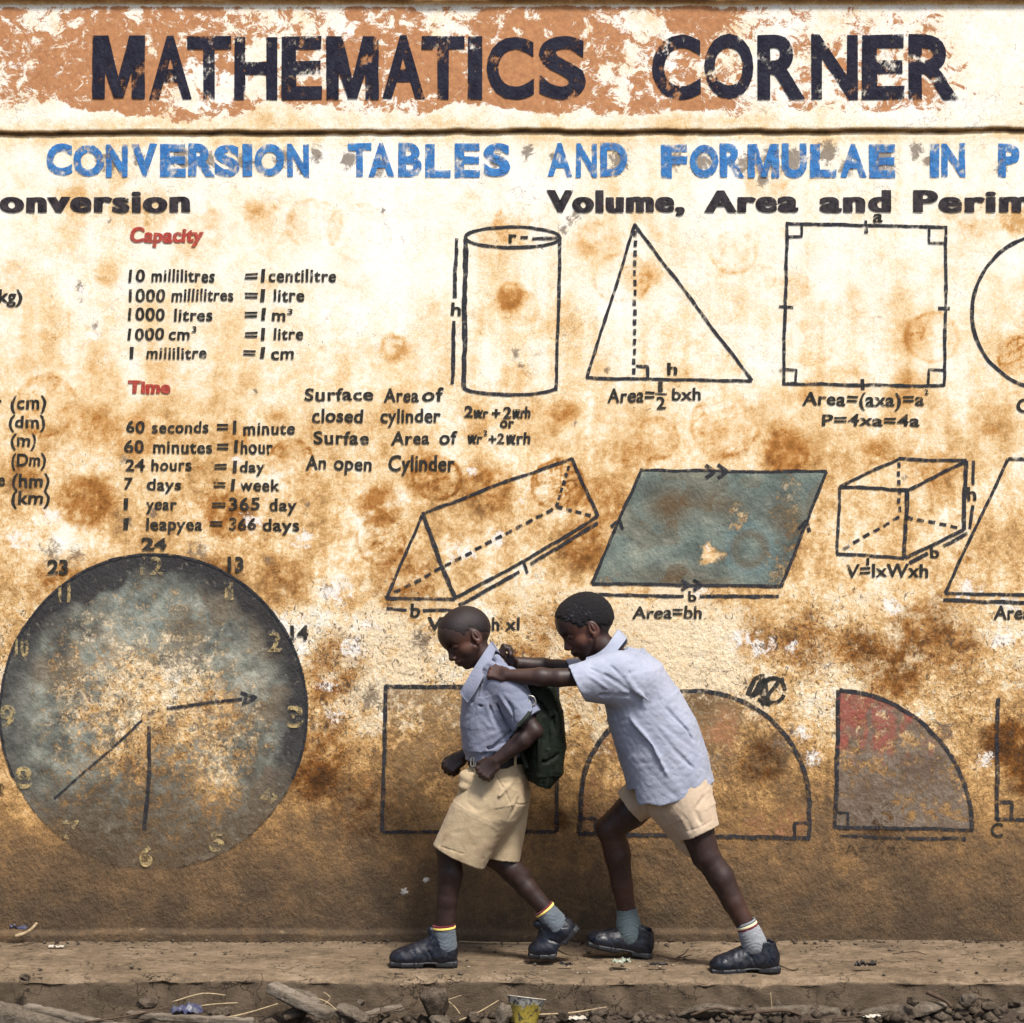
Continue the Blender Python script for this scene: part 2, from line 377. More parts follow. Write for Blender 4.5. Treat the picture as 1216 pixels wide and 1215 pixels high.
CHIP = [(880,760,20),(905,768,24),(940,770,14),(830,700,16),(1190,760,24),(950,870,18),(965,900,18),(1060,720,20),(550,655,24),(590,640,18),(400,700,30),
 (330,740,26),(420,770,26),(100,350,14),(110,400,14),(240,250,10),(280,548,12),(1010,840,14),(1150,700,24),(620,595,7),(300,620,20),(360,640,18),(840,650,7),
 (480,1060,8),(505,1045,6),(20,640,20),(60,610,18),(660,860,8),(1170,900,16),(400,850,18),(390,810,20),(440,740,16),(1200,720,20),(560,560,10)]
def wall_attrs(x, z):
    px, py = PX(x), PY(z)
    k = [(-300, .10), (0, .08), (150, .08), (165, .16), (200, .09), (330, .12), (430, .18), (520, .225), (600, .27), (680, .30), (760, .28), (840, .33), (900, .41),
         (960, .52), (1010, .65), (1060, .75), (1100, .82), (1140, .86), (1400, .88)]
    big = fbm(x, z, 1.3, 4, 20) - .5
    dirt = np.interp(py + big * 90, [a for a, _ in k], [b for _, b in k])  # darkening to the foot: mud, with some shade put into the tone
    mid = fbm(x, z, 5, 5, 21) - .5; fin = fbm(x, z, 17, 4, 22) - .5
    dirt = dirt + mid * (.26 * sstep(150, 700, py) + .16) * sstep(1130, 950, py) + fin * .16
    # pale left-hand top and pale square interior
    dirt = dirt - .07 * np.exp(-(((px - 1030) / 90) ** 2 + ((py - 350) / 90) ** 2)) - .08 * np.exp(-(((px - 470) / 90) ** 2 + ((py - 290) / 70) ** 2))
    dirt = dirt + .10 * sstep(560, 690, py) * sstep(760, 700, py) * (fbm(x, z, 3, 3, 30) - .3)
    # right-hand zone above the arches stays pale for longer
    dirt = dirt - .07 * np.exp(-(((px - 940) / 130) ** 2 + ((py - 800) / 60) ** 2)) - .06 * np.exp(-(((px - 410) / 60) ** 2 + ((py - 780) / 90) ** 2))
    dirt = dirt + .06 * np.exp(-(((px - 550) / 110) ** 2 + ((py - 900) / 100) ** 2)) + .12 * np.exp(-(((px - 1045) / 90) ** 2 + ((py - 770) / 45) ** 2))
    ball = np.zeros_like(px); deep = sstep(430, 760, py)
    for (sx, sy, r, s, ring) in STAINS:
        m = (np.abs(px - sx) < r * 1.6) & (np.abs(py - sy) < r * 1.6)
        if not m.any(): continue
        xx, zz = x[m], z[m]; dx, dy = px[m] - sx, py[m] - sy
        ang = np.arctan2(dy, dx)
        rr = np.hypot(dx * (1 - .12 * ((int(sx) % 5) / 4)), dy) / (r * (1 + .22 * (fbm(xx, zz, 9, 3, int(sx) % 97) - .5)))
        tex = fbm(xx, zz, 30, 4, int(sy) % 89)
        if ring:
            net = np.abs(np.sin(dx * .27 + 5 * tex) * np.sin(dy * .27 + dx * .1 + 4 * tex))
            wgt = (int(sx * 7 + sy) % 10) / 10; a = sstep(1.05, .9, rr) * (.40 + (.15 + .5 * wgt) * (net < .22) * sstep(.35, .6, fbm(xx, zz, 14, 3, 5))) + (.25 + .4 * wgt) * sstep(.3, .6, fbm(xx, zz, 8, 3, 9)) * np.exp(-((rr - .93) / .08) ** 2)
        else:
            a = sstep(1.2, .55, rr + (tex - .5) * .9)
        q = s * (1.0 if sy < 460 else 1.15) * a * (.45 + 1.0 * np.clip((tex - .25) * 1.8, 0, 1)) * 1.55; ball[m] = 1 - (1 - ball[m]) * (1 - np.clip(q, 0, .95)); dirt[m] += q * .16
    sm = np.zeros_like(px); ch = np.zeros_like(px)
    for (sx, sy, r) in SMUDGE:
        sm = np.maximum(sm, (.80 if sy < 230 else .62) * np.exp(-(((px - sx) / (r * .95)) ** 2 + ((py - sy) / (r * 1.15)) ** 2)))
    for (sx, sy, r) in CHIP:
        ch = np.maximum(ch, .60 * np.exp(-(((px - sx) / (r * 1.2)) ** 2 + ((py - sy) / r) ** 2)))
    dirt = dirt + (fbm(x * 1.0, z * .07, 26, 4, 47) - .5) * .16 * sstep(158, 175, py) * sstep(1060, 900, py) + .05 * (fbm(x, z * .5, 70, 3, 48) - .5) * sstep(700, 1000, py)
    # dark joint under the title band, plus the band's slight shadow painted below it
    edge = 157 + (fbm(x, z * 0 + 3, 9, 3, 2) - .5) * 5 + (px - 608) * -.003
    crack = np.exp(-((py - edge) / 1.9) ** 2)
    dirt = dirt + crack * (.62 + .5 * fin) + .07 * np.exp(-((py - edge - 7) / 10) ** 2) + .03 * np.exp(-((py - edge + 12) / 9) ** 2)
    dirt = dirt + .45 * sstep(9, 2, py) * sstep(-8, 0, py)
    flake = np.interp(px, [-700, 0, 300, 520, 640, 760, 900, 1000, 1090, 1216, 1900], [.55, .55, .58, .60, .58, .55, .56, .55, .46, .28, .30])
    vert = sstep(2, 10, py) * sstep(158, 128, py - 50 * (fbm(x, z, 5, 4, 40) - .5))
    flake = (flake + (fbm(x, z, 4, 4, 41) - .5) * .75) * vert - (1 - vert) * .6
    speck = .12 + .55 * sstep(640, 760, py) * sstep(1000, 880, py) + .15 * sstep(300, 640, py)
    speck = speck + (fbm(x, z, 6, 3, 42) - .5) * .9
    rough = .16 + .55 * sstep(620, 840, py)
    vary = .17 + .29 * sstep(380, 660, py) - .30 * sstep(880, 1040, py)
    pale = -.35 + .75 * sstep(600, 720, py) * sstep(985, 860, py) + .30 * sstep(180, 260, py) * sstep(720, 560, py) + (fbm(x, z, 2.2, 3, 43) - .5) * .8 + .25 * np.exp(-(((px - 930) / 160) ** 2 + ((py - 790) / 70) ** 2)) + .2 * np.exp(-(((px - 410) / 80) ** 2 + ((py - 770) / 110) ** 2))
    return dict(ball=ball, deep=deep, pale=pale, dirt=dirt, flake=flake, smudge=sm, chip=ch, speck=speck, rough=rough, vary=vary)

xs = axis(-9, -1.93, 1.93, 9, .006); zs = axis(-.4, -.06, 3.36, 4.3, .006)
gx, gz = np.meshgrid(xs, zs, indexing='ij'); gx = gx.ravel(); gz = gz.ravel()
wv = np.stack([gx, -wall_h(gx, gz), gz], -1)
at = wall_attrs(gx, gz)
wall = mesh_obj('painted_wall', wv, grid_faces(len(xs), len(zs)), M['wall'], attrs=at)
tag(wall, 'tall weathered plaster wall painted with mathematics formulae, blotched cream to muddy brown', 'wall')
# body of the wall behind the plaster skin
def box(bm, c, s):
    x0, y0, z0 = [c[i] - s[i] / 2 for i in range(3)]; x1, y1, z1 = [c[i] + s[i] / 2 for i in range(3)]
    n = len(bm[0])
    bm[0].extend([(x0,y0,z0),(x1,y0,z0),(x1,y1,z0),(x0,y1,z0),(x0,y0,z1),(x1,y0,z1),(x1,y1,z1),(x0,y1,z1)])
    bm[1].extend([tuple(n + i for i in f) for f in ((0,3,2,1),(4,5,6,7),(0,1,5,4),(1,2,6,5),(2,3,7,6),(3,0,4,7))])
M['stonewall'] = stone_material('wall_core', [(.3, (.25, .18, .12)), (.7, (.45, .35, .24))])
bm = ([], []); box(bm, (0, .14, 1.95), (17.98, .22, 4.68)); mesh_obj('wall_core', *bm, M['stonewall'], wall, smooth=False)

# ------------------------------------------------------------------ painted lettering and drawings
def on_wall(px, py, lift):
    x, z = WX(px), WZ(py)
    return np.stack([x, -wall_h(x, z) - lift, z], -1)
_gc = {}
def glyphs(s, off, shear=0.0, space=1.0):
    key = (s, off, shear, space)
    if key in _gc: return _gc[key]
    cu = bpy.data.curves.new('t', 'FONT'); cu.body = s; cu.offset = off; cu.shear = shear; cu.space_character = space
    cu.resolution_u = 5; cu.size = 1.0; cu.fill_mode = 'FRONT'
    ob = bpy.data.objects.new('t', cu); S.collection.objects.link(ob)
    bpy.context.view_layer.update()
    me = bpy.data.meshes.new_from_object(ob.evaluated_get(bpy.context.evaluated_depsgraph_get()))
    v = np.array([p.co[:2] for p in me.vertices]) if len(me.vertices) else np.zeros((0, 2))
    f = [tuple(p.vertices) for p in me.polygons]
    bpy.data.objects.remove(ob); bpy.data.curves.remove(cu); bpy.data.meshes.remove(me)
    _gc[key] = (v, f); return v, f
CAPV = glyphs('H', 0)[0][:, 1].max()
XH = glyphs('x', 0)[0][:, 1].max()
def letter_M(x0, x1, yc, yb, lift, st=.235):
    vs, fs = [], []; w = x1 - x0; h = yb - yc
    for k, q in enumerate((((0, 0), (st, 0), (st * .95, 1), (0, 1)), ((1 - st, 0), (1, 0), (1, 1), (1 - st, 1)), ((.02, 0), (st + .05, 0), (.60, .98), (.41, .98)), ((.95 - st, 0), (.98, 0), (.59, .98), (.40, .98)))):
        # each brush stroke is a strip of short pieces
        a, b, c, d = [np.array(p, float) for p in q]; m = 9; t = np.linspace(0, 1, m)[:, None]
        L, R = a + (d - a) * t, b + (c - b) * t; P = np.empty((2 * m, 2)); P[0::2] = L; P[1::2] = R
        px = x0 + P[:, 0] * w; py = yc + P[:, 1] * h; px = px + (vn2(py * .2 + k, px * .1) - .5) * 1.0
        n = sum(len(z) for z in vs); vs.append(on_wall(px, py, lift + .0002 * k)); fs += [(n + 2 * i, n + 2 * i + 2, n + 2 * i + 3, n + 2 * i + 1) for i in range(m - 1)]
    return np.concatenate(vs), fs
def place_text(items, off=.02, shear=.12, space=1.06, lift=.0026, jit=1.0, layers=2, gap=.7):
    """items: (string, x0, x1, y_cap, y_base) in photo pixels on the wall plane"""
    vs, fs = [], []
    for (s, x0, x1, yc, yb) in items:
        v, f = glyphs(s, off, shear, space)
        if len(v) == 0: continue
        lo, hi = v[:, 0].min(), v[:, 0].max(); hv = glyphs('H', off)[0][:, 1]; hb, ht = hv.min(), hv.max()
        px = x0 + (v[:, 0] - lo) / (hi - lo) * (x1 - x0)
        py = yb - (v[:, 1] - hb) / (ht - hb) * (yb - yc)
        # hand-painted wobble
        wob = jit * .9
        px = px + (vn2(px * .11 + 5, py * .13 + x0) - .5) * wob * 1.6
        py = py + (vn2(px * .09 + 9, py * .15 + yb) - .5) * wob * 1.6 + np.sin(px * .045 + yb) * .5 * jit
        for la in range(layers):
            n = sum(len(a) for a in vs); vs.append(on_wall(px + (la - (layers - 1) / 2) * gap, py, lift + .0003 * la)); fs += [tuple(n + i for i in q) for q in f]
    return np.concatenate(vs), fs
def lettering(items, mat, parent=wall, label=None, **k):
    v, f = place_text(items, **k)
    return mesh_obj('lettering', v, f, M[mat], parent, smooth=False, label=label)

def stroke(pts, w, closed=False, seed=0, step=2.5, taper=0):
    """brushed line along photo-pixel points; returns ribbon verts (px) and faces"""
    P = [np.array(p, float) for p in pts]
    out = [P[0]]
    for a, b in zip(P[:-1], P[1:]):
        n = max(1, int(np.linalg.norm(b - a) / step))
        out += [a + (b - a) * (i + 1) / n for i in range(n)]
    Q = np.array(out); T = np.gradient(Q, axis=0); T /= (np.linalg.norm(T, axis=1)[:, None] + 1e-9)
    N = np.stack([-T[:, 1], T[:, 0]], -1)
    u = np.arange(len(Q)) * step
    sd = seed + Q[0, 0]
    wob = (vn2(u * .045 + sd, u * 0 + 3) - .5) * 1.3
    Q = Q + N * wob[:, None]
    w1 = w / 2 * (.82 + .5 * vn2(u * .12 + sd, u * 0 + 7)); w2 = w / 2 * (.82 + .5 * vn2(u * .12 + sd, u * 0 + 19))
    L, R = Q + N * w1[:, None], Q - N * w2[:, None]
    v = np.empty((2 * len(Q), 2)); v[0::2] = L; v[1::2] = R
    f = [(2 * i, 2 * i + 1, 2 * i + 3, 2 * i + 2) for i in range(len(Q) - 1)]
    return v, f
def lines(strokes, w=3.6):
    vs, fs = [], []; lift = []
    for i, s in enumerate(strokes):
        ww = w
        if isinstance(s, tuple) and isinstance(s[0], list): s, ww = s
        v, f = stroke(s, ww, seed=i * 5.3)
        n = sum(len(a) for a in vs); vs.append(v); lift.append(np.full(len(v), .0018 + .00012 * (i % 9)))
        fs += [tuple(n + k for k in q) for q in f]
    v = np.concatenate(vs); lf = np.concatenate(lift)
    p = on_wall(v[:, 0], v[:, 1], 0); p[:, 1] -= lf
    return p, fs
def drawing(name, strokes, w=3.6, mat='line', label=None):
    v, f = lines(strokes, w)
    return mesh_obj(name, v, f, M[mat], wall, smooth=False, label=label)
def dash(a, b, n=None, duty=.62):
    a, b = np.array(a, float), np.array(b, float); n = n or max(2, int(np.linalg.norm(b - a) / 13))
    return [[tuple(a + (b - a) * (i / n)), tuple(a + (b - a) * ((i + duty) / n))] for i in range(n)]
def arc(cx, cy, rx, ry, a0, a1, n=48):
    t = np.radians(np.linspace(a0, a1, n)); return [(cx + rx * math.cos(q), cy - ry * math.sin(q)) for q in t]

# title, letter by letter
T1 = [('M',111,173),('A',178,229),('T',223,275),('H',279,330),('E',335,383),('M',388,450),('A',454,505),('T',501,552),('I',556,573),('C',578,634),('S',640,696)]
T2 = [('C',774,832),('O',836,894),('R',899,956),('N',963,1018),('E',1023,1073),('R',1078,1138)]
def per_letter(name_items, yc, yb, off, mat, label, j=.8, jy=2.0, parent=wall):
    vs, fs = [], []
    for k, (c, x0, x1) in enumerate(name_items):
        dy = (vn2(np.array([x0 * .37]), np.array([1.5]))[0] - .5) * jy
        if c in 'COS': a, b = yc + 1.0, yb - 1.0
        else: a, b = yc, yb
        v, f = letter_M(x0, x1, a + dy, b + dy, .0030, .25 if off < .04 else .24) if c == 'M' else place_text([(c, x0, x1, a + dy, b + dy)], off=off, shear=0, lift=.0022 + .0003 * (k % 3), jit=j, layers=1)
        n = sum(len(q) for q in vs); vs.append(v); fs += [tuple(n + i for i in q) for q in f]
    return mesh_obj('lettering', np.concatenate(vs), fs, M[mat], parent, smooth=False, label=label)
per_letter(T1, 44, 119, .034, 'navy', 'huge dark navy word MATHEMATICS')
per_letter(T2, 42, 119, .034, 'navy', 'huge dark navy word CORNER')
B = [('C',55,86),('O',87,124),('N',126,152),('V',156,187),('E',190,221),('R',224,256),('S',255,285),('I',288,300),('O',302,338),('N',341,367)]
per_letter(B, 171, 210, .05, 'blue', 'large blue word CONVERSION')
per_letter([('T',413,441),('A',438,468),('B',473,501),('L',505,535),('E',540,570),('S',574,606)], 170, 210, .04, 'blue', 'large blue word TABLES')
per_letter([('A',650,680),('N',684,709),('D',713,745)], 170, 210, .04, 'blue', 'large blue word AND')
per_letter([('F',785,816),('O',819,853),('R',855,884),('M',888,925),('U',928,958),('L',962,993),('A',998,1029),('E',1032,1063)], 171, 211, .045, 'blue', 'large blue word FORMULAE')
per_letter([('I',1104,1115),('N',1118,1146)], 171, 211, .05, 'blue', 'large blue word IN')
per_letter([('P',1185,1211)], 171, 211, .05, 'blue', 'large blue letter P at the edge')
for s, x0, x1, lb in (('Conversion', -36, 224, 'heavy black heading ending in onversion'), ('Volume,', 651, 811, 'heavy black word Volume'),
                      ('Area', 838, 946, 'heavy black word Area'), ('and', 975, 1056, 'heavy black word and'), ('Perim', 1086, 1226, 'heavy black word beginning Perim')):
    lettering([(s, x0, x1, 226, 252)], 'heavy', label=lb, off=.024, shear=0, space=1.16, jit=.5, layers=4, gap=1.3)
# tables
lettering([('Capacity', 155, 242, 270, 288)], 'red', label='small red word Capacity', off=.03, shear=.12, gap=1.3)
lettering([('Time', 153, 202, 452, 468)], 'red', label='small red word Time', off=.036, shear=.05, gap=1.3)
rows = [
 [('10', 153, 172, 320, 335), ('millilitres', 180, 255, 320, 335), ('=', 291, 306, 321, 335), ('1', 310, 315, 320, 335), ('centilitre', 319, 399, 320, 335)],
 [('1000', 153, 196, 343, 358), ('millilitres', 204, 277, 343, 358), ('=', 291, 306, 344, 358), ('1', 309, 315, 343, 358), ('litre', 325, 361, 343, 358)],
 [('1000', 152, 196, 366, 381), ('litres', 207, 252, 366, 381), ('=', 291, 306, 367, 381), ('1', 310, 316, 366, 381), ('m', 323, 339, 367, 381), ('3', 341, 347, 367, 374)],
 [('1000', 152, 195, 390, 404), ('cm', 201, 225, 390, 404), ('3', 228, 233, 388, 395), ('=', 291, 306, 391, 404), ('1', 310, 315, 390, 404), ('litre', 325, 360, 390, 404)],
 [('1', 154, 159, 412, 426), ('millilitre', 174, 245, 412, 426), ('=', 289, 304, 413, 426), ('1', 309, 315, 412, 426), ('cm', 322, 349, 412, 427)],
 [('60', 150, 172, 500, 514), ('seconds', 181, 247, 500, 514), ('=1', 258, 281, 500, 515), ('minute', 289, 350, 501, 516)],
 [('60', 148, 171, 523, 538), ('minutes', 182, 252, 523, 538), ('=1', 258, 282, 523, 538), ('hour', 286, 324, 523, 539)],
 [('24', 149, 172, 545, 559), ('hours', 180, 227, 545, 559), ('=1', 255, 281, 547, 561), ('day', 285, 314, 547, 561)],
 [('7', 148, 158, 567, 581), ('days', 175, 215, 568, 582), ('=1', 254, 279, 569, 583), ('week', 285, 332, 569, 583)],
 [('1', 147, 153, 591, 605), ('year', 174, 210, 592, 606), ('=', 252, 268, 593, 606), ('365', 272, 308, 591, 606), ('day', 320, 352, 592, 607)],
 [('1', 147, 153, 615, 629), ('leapyea', 174, 240, 615, 630), ('=', 249, 264, 615, 629), ('366', 272, 304, 615, 629), ('days', 312, 355, 616, 631)]]
for i, r in enumerate(rows):
    lettering(r, 'black', off=.016, shear=.06 if i < 5 else .04, space=1.1, jit=.8)
lettering([('(kg)', -9, 26, 343, 359)], 'black', off=.02, shear=.05)
for s, x0, x1, a, b in (('(cm)', 13, 55, 470, 486), ('(dm)', 11, 54, 493, 508), ('(m)', 13, 43, 515, 530), ('(Dm)', 14, 54, 538, 553), ('(hm)', 15, 59, 562, 578), ('(km)', 14, 59, 583, 599)):
    lettering([(s, x0, x1, a, b)] + ([('e', -2, 6, 562, 577)] if s == '(hm)' else []) + ([('r', -4, 2, 470, 484)] if s == '(cm)' else []), 'black', off=.016, shear=.04)
lettering([('Surface', 362, 443, 461, 476), ('Area', 456, 497, 461, 477), ('of', 502, 527, 461, 477)], 'black', off=.016, shear=.03, space=1.1)
lettering([('closed', 371, 431, 486, 502), ('cylinder', 452, 523, 485, 502)], 'black', off=.016, shear=.04)
lettering([('Surfae', 373, 438, 512, 528), ('Area', 465, 510, 512, 528), ('of', 522, 543, 512, 528)], 'black', off=.016, shear=.03, space=1.1)
lettering([('An', 363, 387, 541, 558), ('open', 397, 441, 542, 559), ('Cylinder', 462, 540, 541, 560)], 'black', off=.016, shear=.05)
lettering([('2', 551, 561, 482, 496), ('πr', 563, 580, 484, 496), ('+', 584, 594, 484, 497), ('2', 597, 607, 483, 497), ('πrh', 609, 630, 483, 497)], 'black', off=.026, shear=.08)
lettering([('or', 594, 611, 495, 508)], 'black', off=.02, shear=.1)
lettering([('πr', 556, 573, 514, 527), ('2', 574, 578, 511, 517), ('+', 580, 589, 515, 528), ('2', 590, 599, 514, 527), ('πrh', 601, 630, 513, 527)], 'black', off=.02, shear=.08)

# drawings, each with its own small letters
def sub(parent, items, mat='black', **k):
    kk = dict(off=.016, shear=.0); kk.update(k); return lettering(items, mat, parent=parent, **kk)
d = drawing('cylinder_drawing', [arc(609, 282, 56, 12.5, 0, 360, 60), ([(553, 284), (552, 360), (551, 460)], 5.4), [(665, 281), (663, 370), (660, 464)],
    arc(605.5, 460, 55, 9, 180, 360, 30), ([(542, 283), (540, 354)], 4), ([(539, 381), (537, 456)], 4), [(618, 282), (627, 282)], [(632, 283), (662, 283)]])
sub(d, [('r', 604, 613, 273, 288)]); sub(d, [('h', 536, 547, 360, 375)])
d = drawing('triangle_drawing', [[(754, 266), (697, 449)], [(754, 267), (893, 452)], [(696, 449), (893, 452)], [(755, 434), (769, 435), (769, 449)], ([(750, 276), (754, 266), (759, 276)], 3)] +
    dash((754.5, 274), (753, 449), 15))
sub(d, [('h', 793, 804, 431, 445)]); sub(d, [('Area=', 721, 777, 461, 478), ('bxh', 798, 832, 460, 475)], shear=.06); sub(d, [('1', 782, 787, 454, 466), ('2', 780, 790, 471, 486)])
v, f = lines([[(778, 468), (792, 468)]], 2.4); mesh_obj('fraction_bar', v, f, M['line'], d)
d = drawing('square_drawing', [[(933, 266), (1030, 268), (1125, 270)], [(1124, 270), (1121, 459)], [(1121, 458), (930, 456)], [(935, 266), (930, 457)],
    ([(936, 281), (952, 281), (952, 268)], 3), ([(1104, 271), (1104, 288), (1122, 289)], 3), ([(1122, 440), (1103, 439), (1102, 457)], 3), ([(932, 438), (946, 439), (945, 456)], 3),
    [(1028, 262), (1028, 277)], [(925, 364), (942, 365)], [(1114, 366), (1128, 366)], [(1024, 450), (1024, 463)]])
sub(d, [('a', 1037, 1048, 249, 265)]); sub(d, [('Area=(axa)=a', 953, 1097, 466, 482), ('2', 1098, 1102, 462, 469)], shear=.05); sub(d, [('P=4xa=4a', 976, 1092, 492, 506)], shear=.04)
d = drawing('circle_drawing', [arc(1246, 371, 92, 92, 40, 400, 90)], 4); sub(d, [('C=', 1207, 1240, 474, 490)])
d = drawing('prism_drawing', [[(501, 612), (459, 711)], ([(502, 612), (522, 664), (540, 710)], 5), [(459, 710), (540, 712)], [(501, 611), (590, 576), (680, 544)], [(679, 544), (694, 578), (710, 613)],
    [(540, 711), (625, 665), (710, 613)], ([(545, 719), (617, 679)], 4), ([(630, 670), (710, 621)], 4), ([(622, 668), (626, 681)], 3), ([(459, 723), (483, 725)], 3.4), ([(502, 725), (546, 725)], 4)] +
    dash((468, 704), (661, 602)) + dash((661, 602), (677, 550), 6) + dash((661, 602), (706, 613), 4))
sub(d, [('b', 488, 499, 716, 733)]); sub(d, [('V=½b', 508, 580, 733, 749), ('h', 584, 593, 733, 748), ('xl', 600, 617, 733, 748)], shear=.03)
# green parallelogram, red quarter circle, clock disc: washes of colour inside outlines
def wash(name, inside, x0, x1, y0, y1, colfn, step=1.9, lift=.0012, parent=wall):
    xs_ = np.arange(x0, x1 + step, step); ys_ = np.arange(y0, y1 + step, step)
    X, Y = np.meshgrid(xs_, ys_, indexing='ij'); X = X.ravel(); Y = Y.ravel()
    f = grid_faces(len(xs_), len(ys_))[:, ::-1]
    cx, cy = X[f].mean(1), Y[f].mean(1)
    f = f[inside(cx, cy)]
    used, inv = np.unique(f, return_inverse=True); f = inv.reshape(-1, 4); X, Y = X[used], Y[used]
    col, cov = colfn(X, Y)
    return mesh_obj(name, on_wall(X, Y, lift), f, M['fill'], parent, attrs=dict(tint=np.concatenate([col, np.ones((len(X), 1))], 1), cover=cov))
def lerp3(t, stops):
    p = [s[0] for s in stops]; return np.stack([np.interp(t, p, [s[1][k] for s in stops]) for k in range(3)], -1)
def par_in(x, y):
    t = (y - 559) / (695 - 559); l = 760 + (703 - 760) * t; r = 982 + (927 - 982) * t
    return (t > 0) & (t < 1) & (x > l) & (x < r)
def par_col(x, y):
    n = fbm(x / 340, y / 340, 14, 5, 60); b = fbm(x / 340, y / 340, 5, 3, 61)
    col = lerp3(n * .7 + b * .3, [(.25, (.075, .10, .09)), (.42, (.135, .18, .16)), (.55, (.20, .25, .215)), (.72, (.36, .39, .31))])
    br = .85 * np.exp(-(((x - 795) / 26) ** 2 + ((y - 600) / 24) ** 2)) + .6 * np.exp(-(((x - 860) / 24) ** 2 + ((y - 600) / 16) ** 2)) + .6 * np.exp(-(((x - 935) / 26) ** 2 + ((y - 615) / 20) ** 2)) \
       + .5 * np.abs(np.exp(-((np.hypot(x - 890, y - 652) - 19) / 6) ** 2)) + .5 * np.exp(-(((x - 800) / 60) ** 2 + ((y - 685) / 14) ** 2))
    br = np.clip(br * (.5 + 1.4 * n) + .35 * (b > .55), 0, 1)[:, None]
    bl = np.clip(.35 * np.exp(-((np.hypot(x - 890, y - 652) - 28) / 7) ** 2) * (x > 860), 0, 1)[:, None]
    col = col * (1 - br) + np.array([.13, .085, .04]) * br; col = col * (1 - bl) + np.array([.14, .27, .30]) * bl
    cov = .86 - (.55 + 1.2 * n) * np.exp(-(((x - 838 + (n - .5) * 50) / 14) ** 2 + ((y - 655 + (b - .5) * 40) / 11) ** 2)) - .25 * (b < .35)
    return col, cov
d = drawing('parallelogram_drawing', [[(760, 558), (870, 560), (982, 560)], [(982, 560), (955, 627), (928, 697)], [(928, 696), (815, 695), (703, 693)], [(761, 559), (732, 625), (703, 693)],
    ([(838, 552), (848, 560), (838, 568)], 4), ([(852, 552), (864, 560), (852, 568)], 4), ([(809, 689), (819, 695), (809, 701)], 3.4), ([(823, 689), (833, 695), (823, 701)], 3.4),
    ([(726, 626), (736, 617), (739, 629)], 4), ([(948, 628), (958, 618), (962, 632)], 4), ([(705, 706), (812, 708)], 4), ([(831, 708), (925, 708)], 4)])
wash('colour_wash', par_in, 700, 985, 558, 697, par_col, parent=d)
sub(d, [('b', 817, 827, 702, 715)]); sub(d, [('Area=bh', 751, 833, 720, 735)], shear=.08)
d = drawing('cuboid_drawing', [[(997, 578), (1078, 582)], ([(1077, 582), (1074, 663)], 4.6), [(1074, 663), (993, 657)], [(997, 578), (994, 657)], [(997, 578), (1067, 545)], [(1067, 545), (1148, 547)],
    [(1148, 547), (1078, 582)], ([(1147, 547), (1145, 629)], 4.6), [(1145, 629), (1075, 662)], ([(1156, 547), (1155, 576)], 3.6), ([(1155, 600), (1152, 628)], 3.6), ([(1149, 633), (1120, 649)], 4), ([(1102, 657), (1080, 669)], 4)] +
    dash((1067, 549), (1068, 612), 6) + dash((1068, 614), (997, 654), 6) + dash((1076, 614), (1142, 627), 5))
sub(d, [('h', 1149, 1159, 579, 595)]); sub(d, [('b', 1105, 1115, 648, 662)]); sub(d, [('V=lxWxh', 1005, 1102, 670, 686)], shear=.04); sub(d, [('l', 1029, 1032, 662, 671)])
d = drawing('slanted_shape_drawing', [[(1197, 545), (1160, 624), (1122, 704)], [(1122, 704), (1300, 708)], [(1197, 545), (1370, 548)], ([(1120, 713), (1300, 717)], 4)]); sub(d, [('Area', 1180, 1224, 719, 736)], shear=.08)
d = drawing('rectangle_drawing', [([(457, 815), (560, 816), (662, 817)], 5), ([(458, 814), (456, 900), (454, 988)], 4.6), ([(454, 988), (560, 989), (661, 988)], 4), ([(662, 816), (661, 988)], 4.4)])
def rect_col(x, y):
    n = fbm(x / 340, y / 340, 9, 4, 77)
    return lerp3(n, [(.3, (.20, .11, .04)), (.5, (.33, .19, .075)), (.7, (.42, .27, .13))]), .33 + .15 * (n > .5)
wash('colour_wash', lambda x, y: (x > 458) & (x < 661) & (y > 817) & (y < 987), 457, 662, 816, 988, rect_col, parent=d)
v, f = lines([[(508, 864), (528, 866)], [(509, 864), (508, 882)], [(506, 880), (530, 884)], [(520, 850), (508, 842)]], 2.6); mesh_obj('scratched_mark', v, f, M['ghost'], d)
ga = drawing('semicircle_drawing', [(arc(825, 955, 136, 134, -8, 188, 90), 5.2), ([(690, 965), (687, 990)], 5), ([(961, 965), (961, 995)], 5), ([(686, 990), (820, 993), (962, 995)], 5), ([(690, 972), (707, 972), (707, 990)], 4), ([(943, 994), (943, 977), (960, 977)], 4)])
def arch_in(x, y): return (((x - 825) / 134) ** 2 + ((y - 955) / 132) ** 2 < 1) & (y < 992)
def arch_col(x, y):
    n = fbm(x / 340, y / 340, 9, 4, 70)
    col = lerp3(n, [(.3, (.20, .11, .04)), (.5, (.32, .19, .085)), (.7, (.46, .22, .10))])
    return col, .26 + .30 * np.exp(-(((x - 830) / 45) ** 2 + ((y - 850) / 32) ** 2)) + .1 * (n > .55) + .1
wash('colour_wash', arch_in, 688, 962, 820, 993, arch_col, parent=ga)
sub(ga, [('D', 799, 812, 1013, 1028)], 'ghost')
def q_in(x, y): return (x > 993) & (y < 984) & (((x - 993) / 162) ** 2 + ((y - 985) / 166) ** 2 < 1)
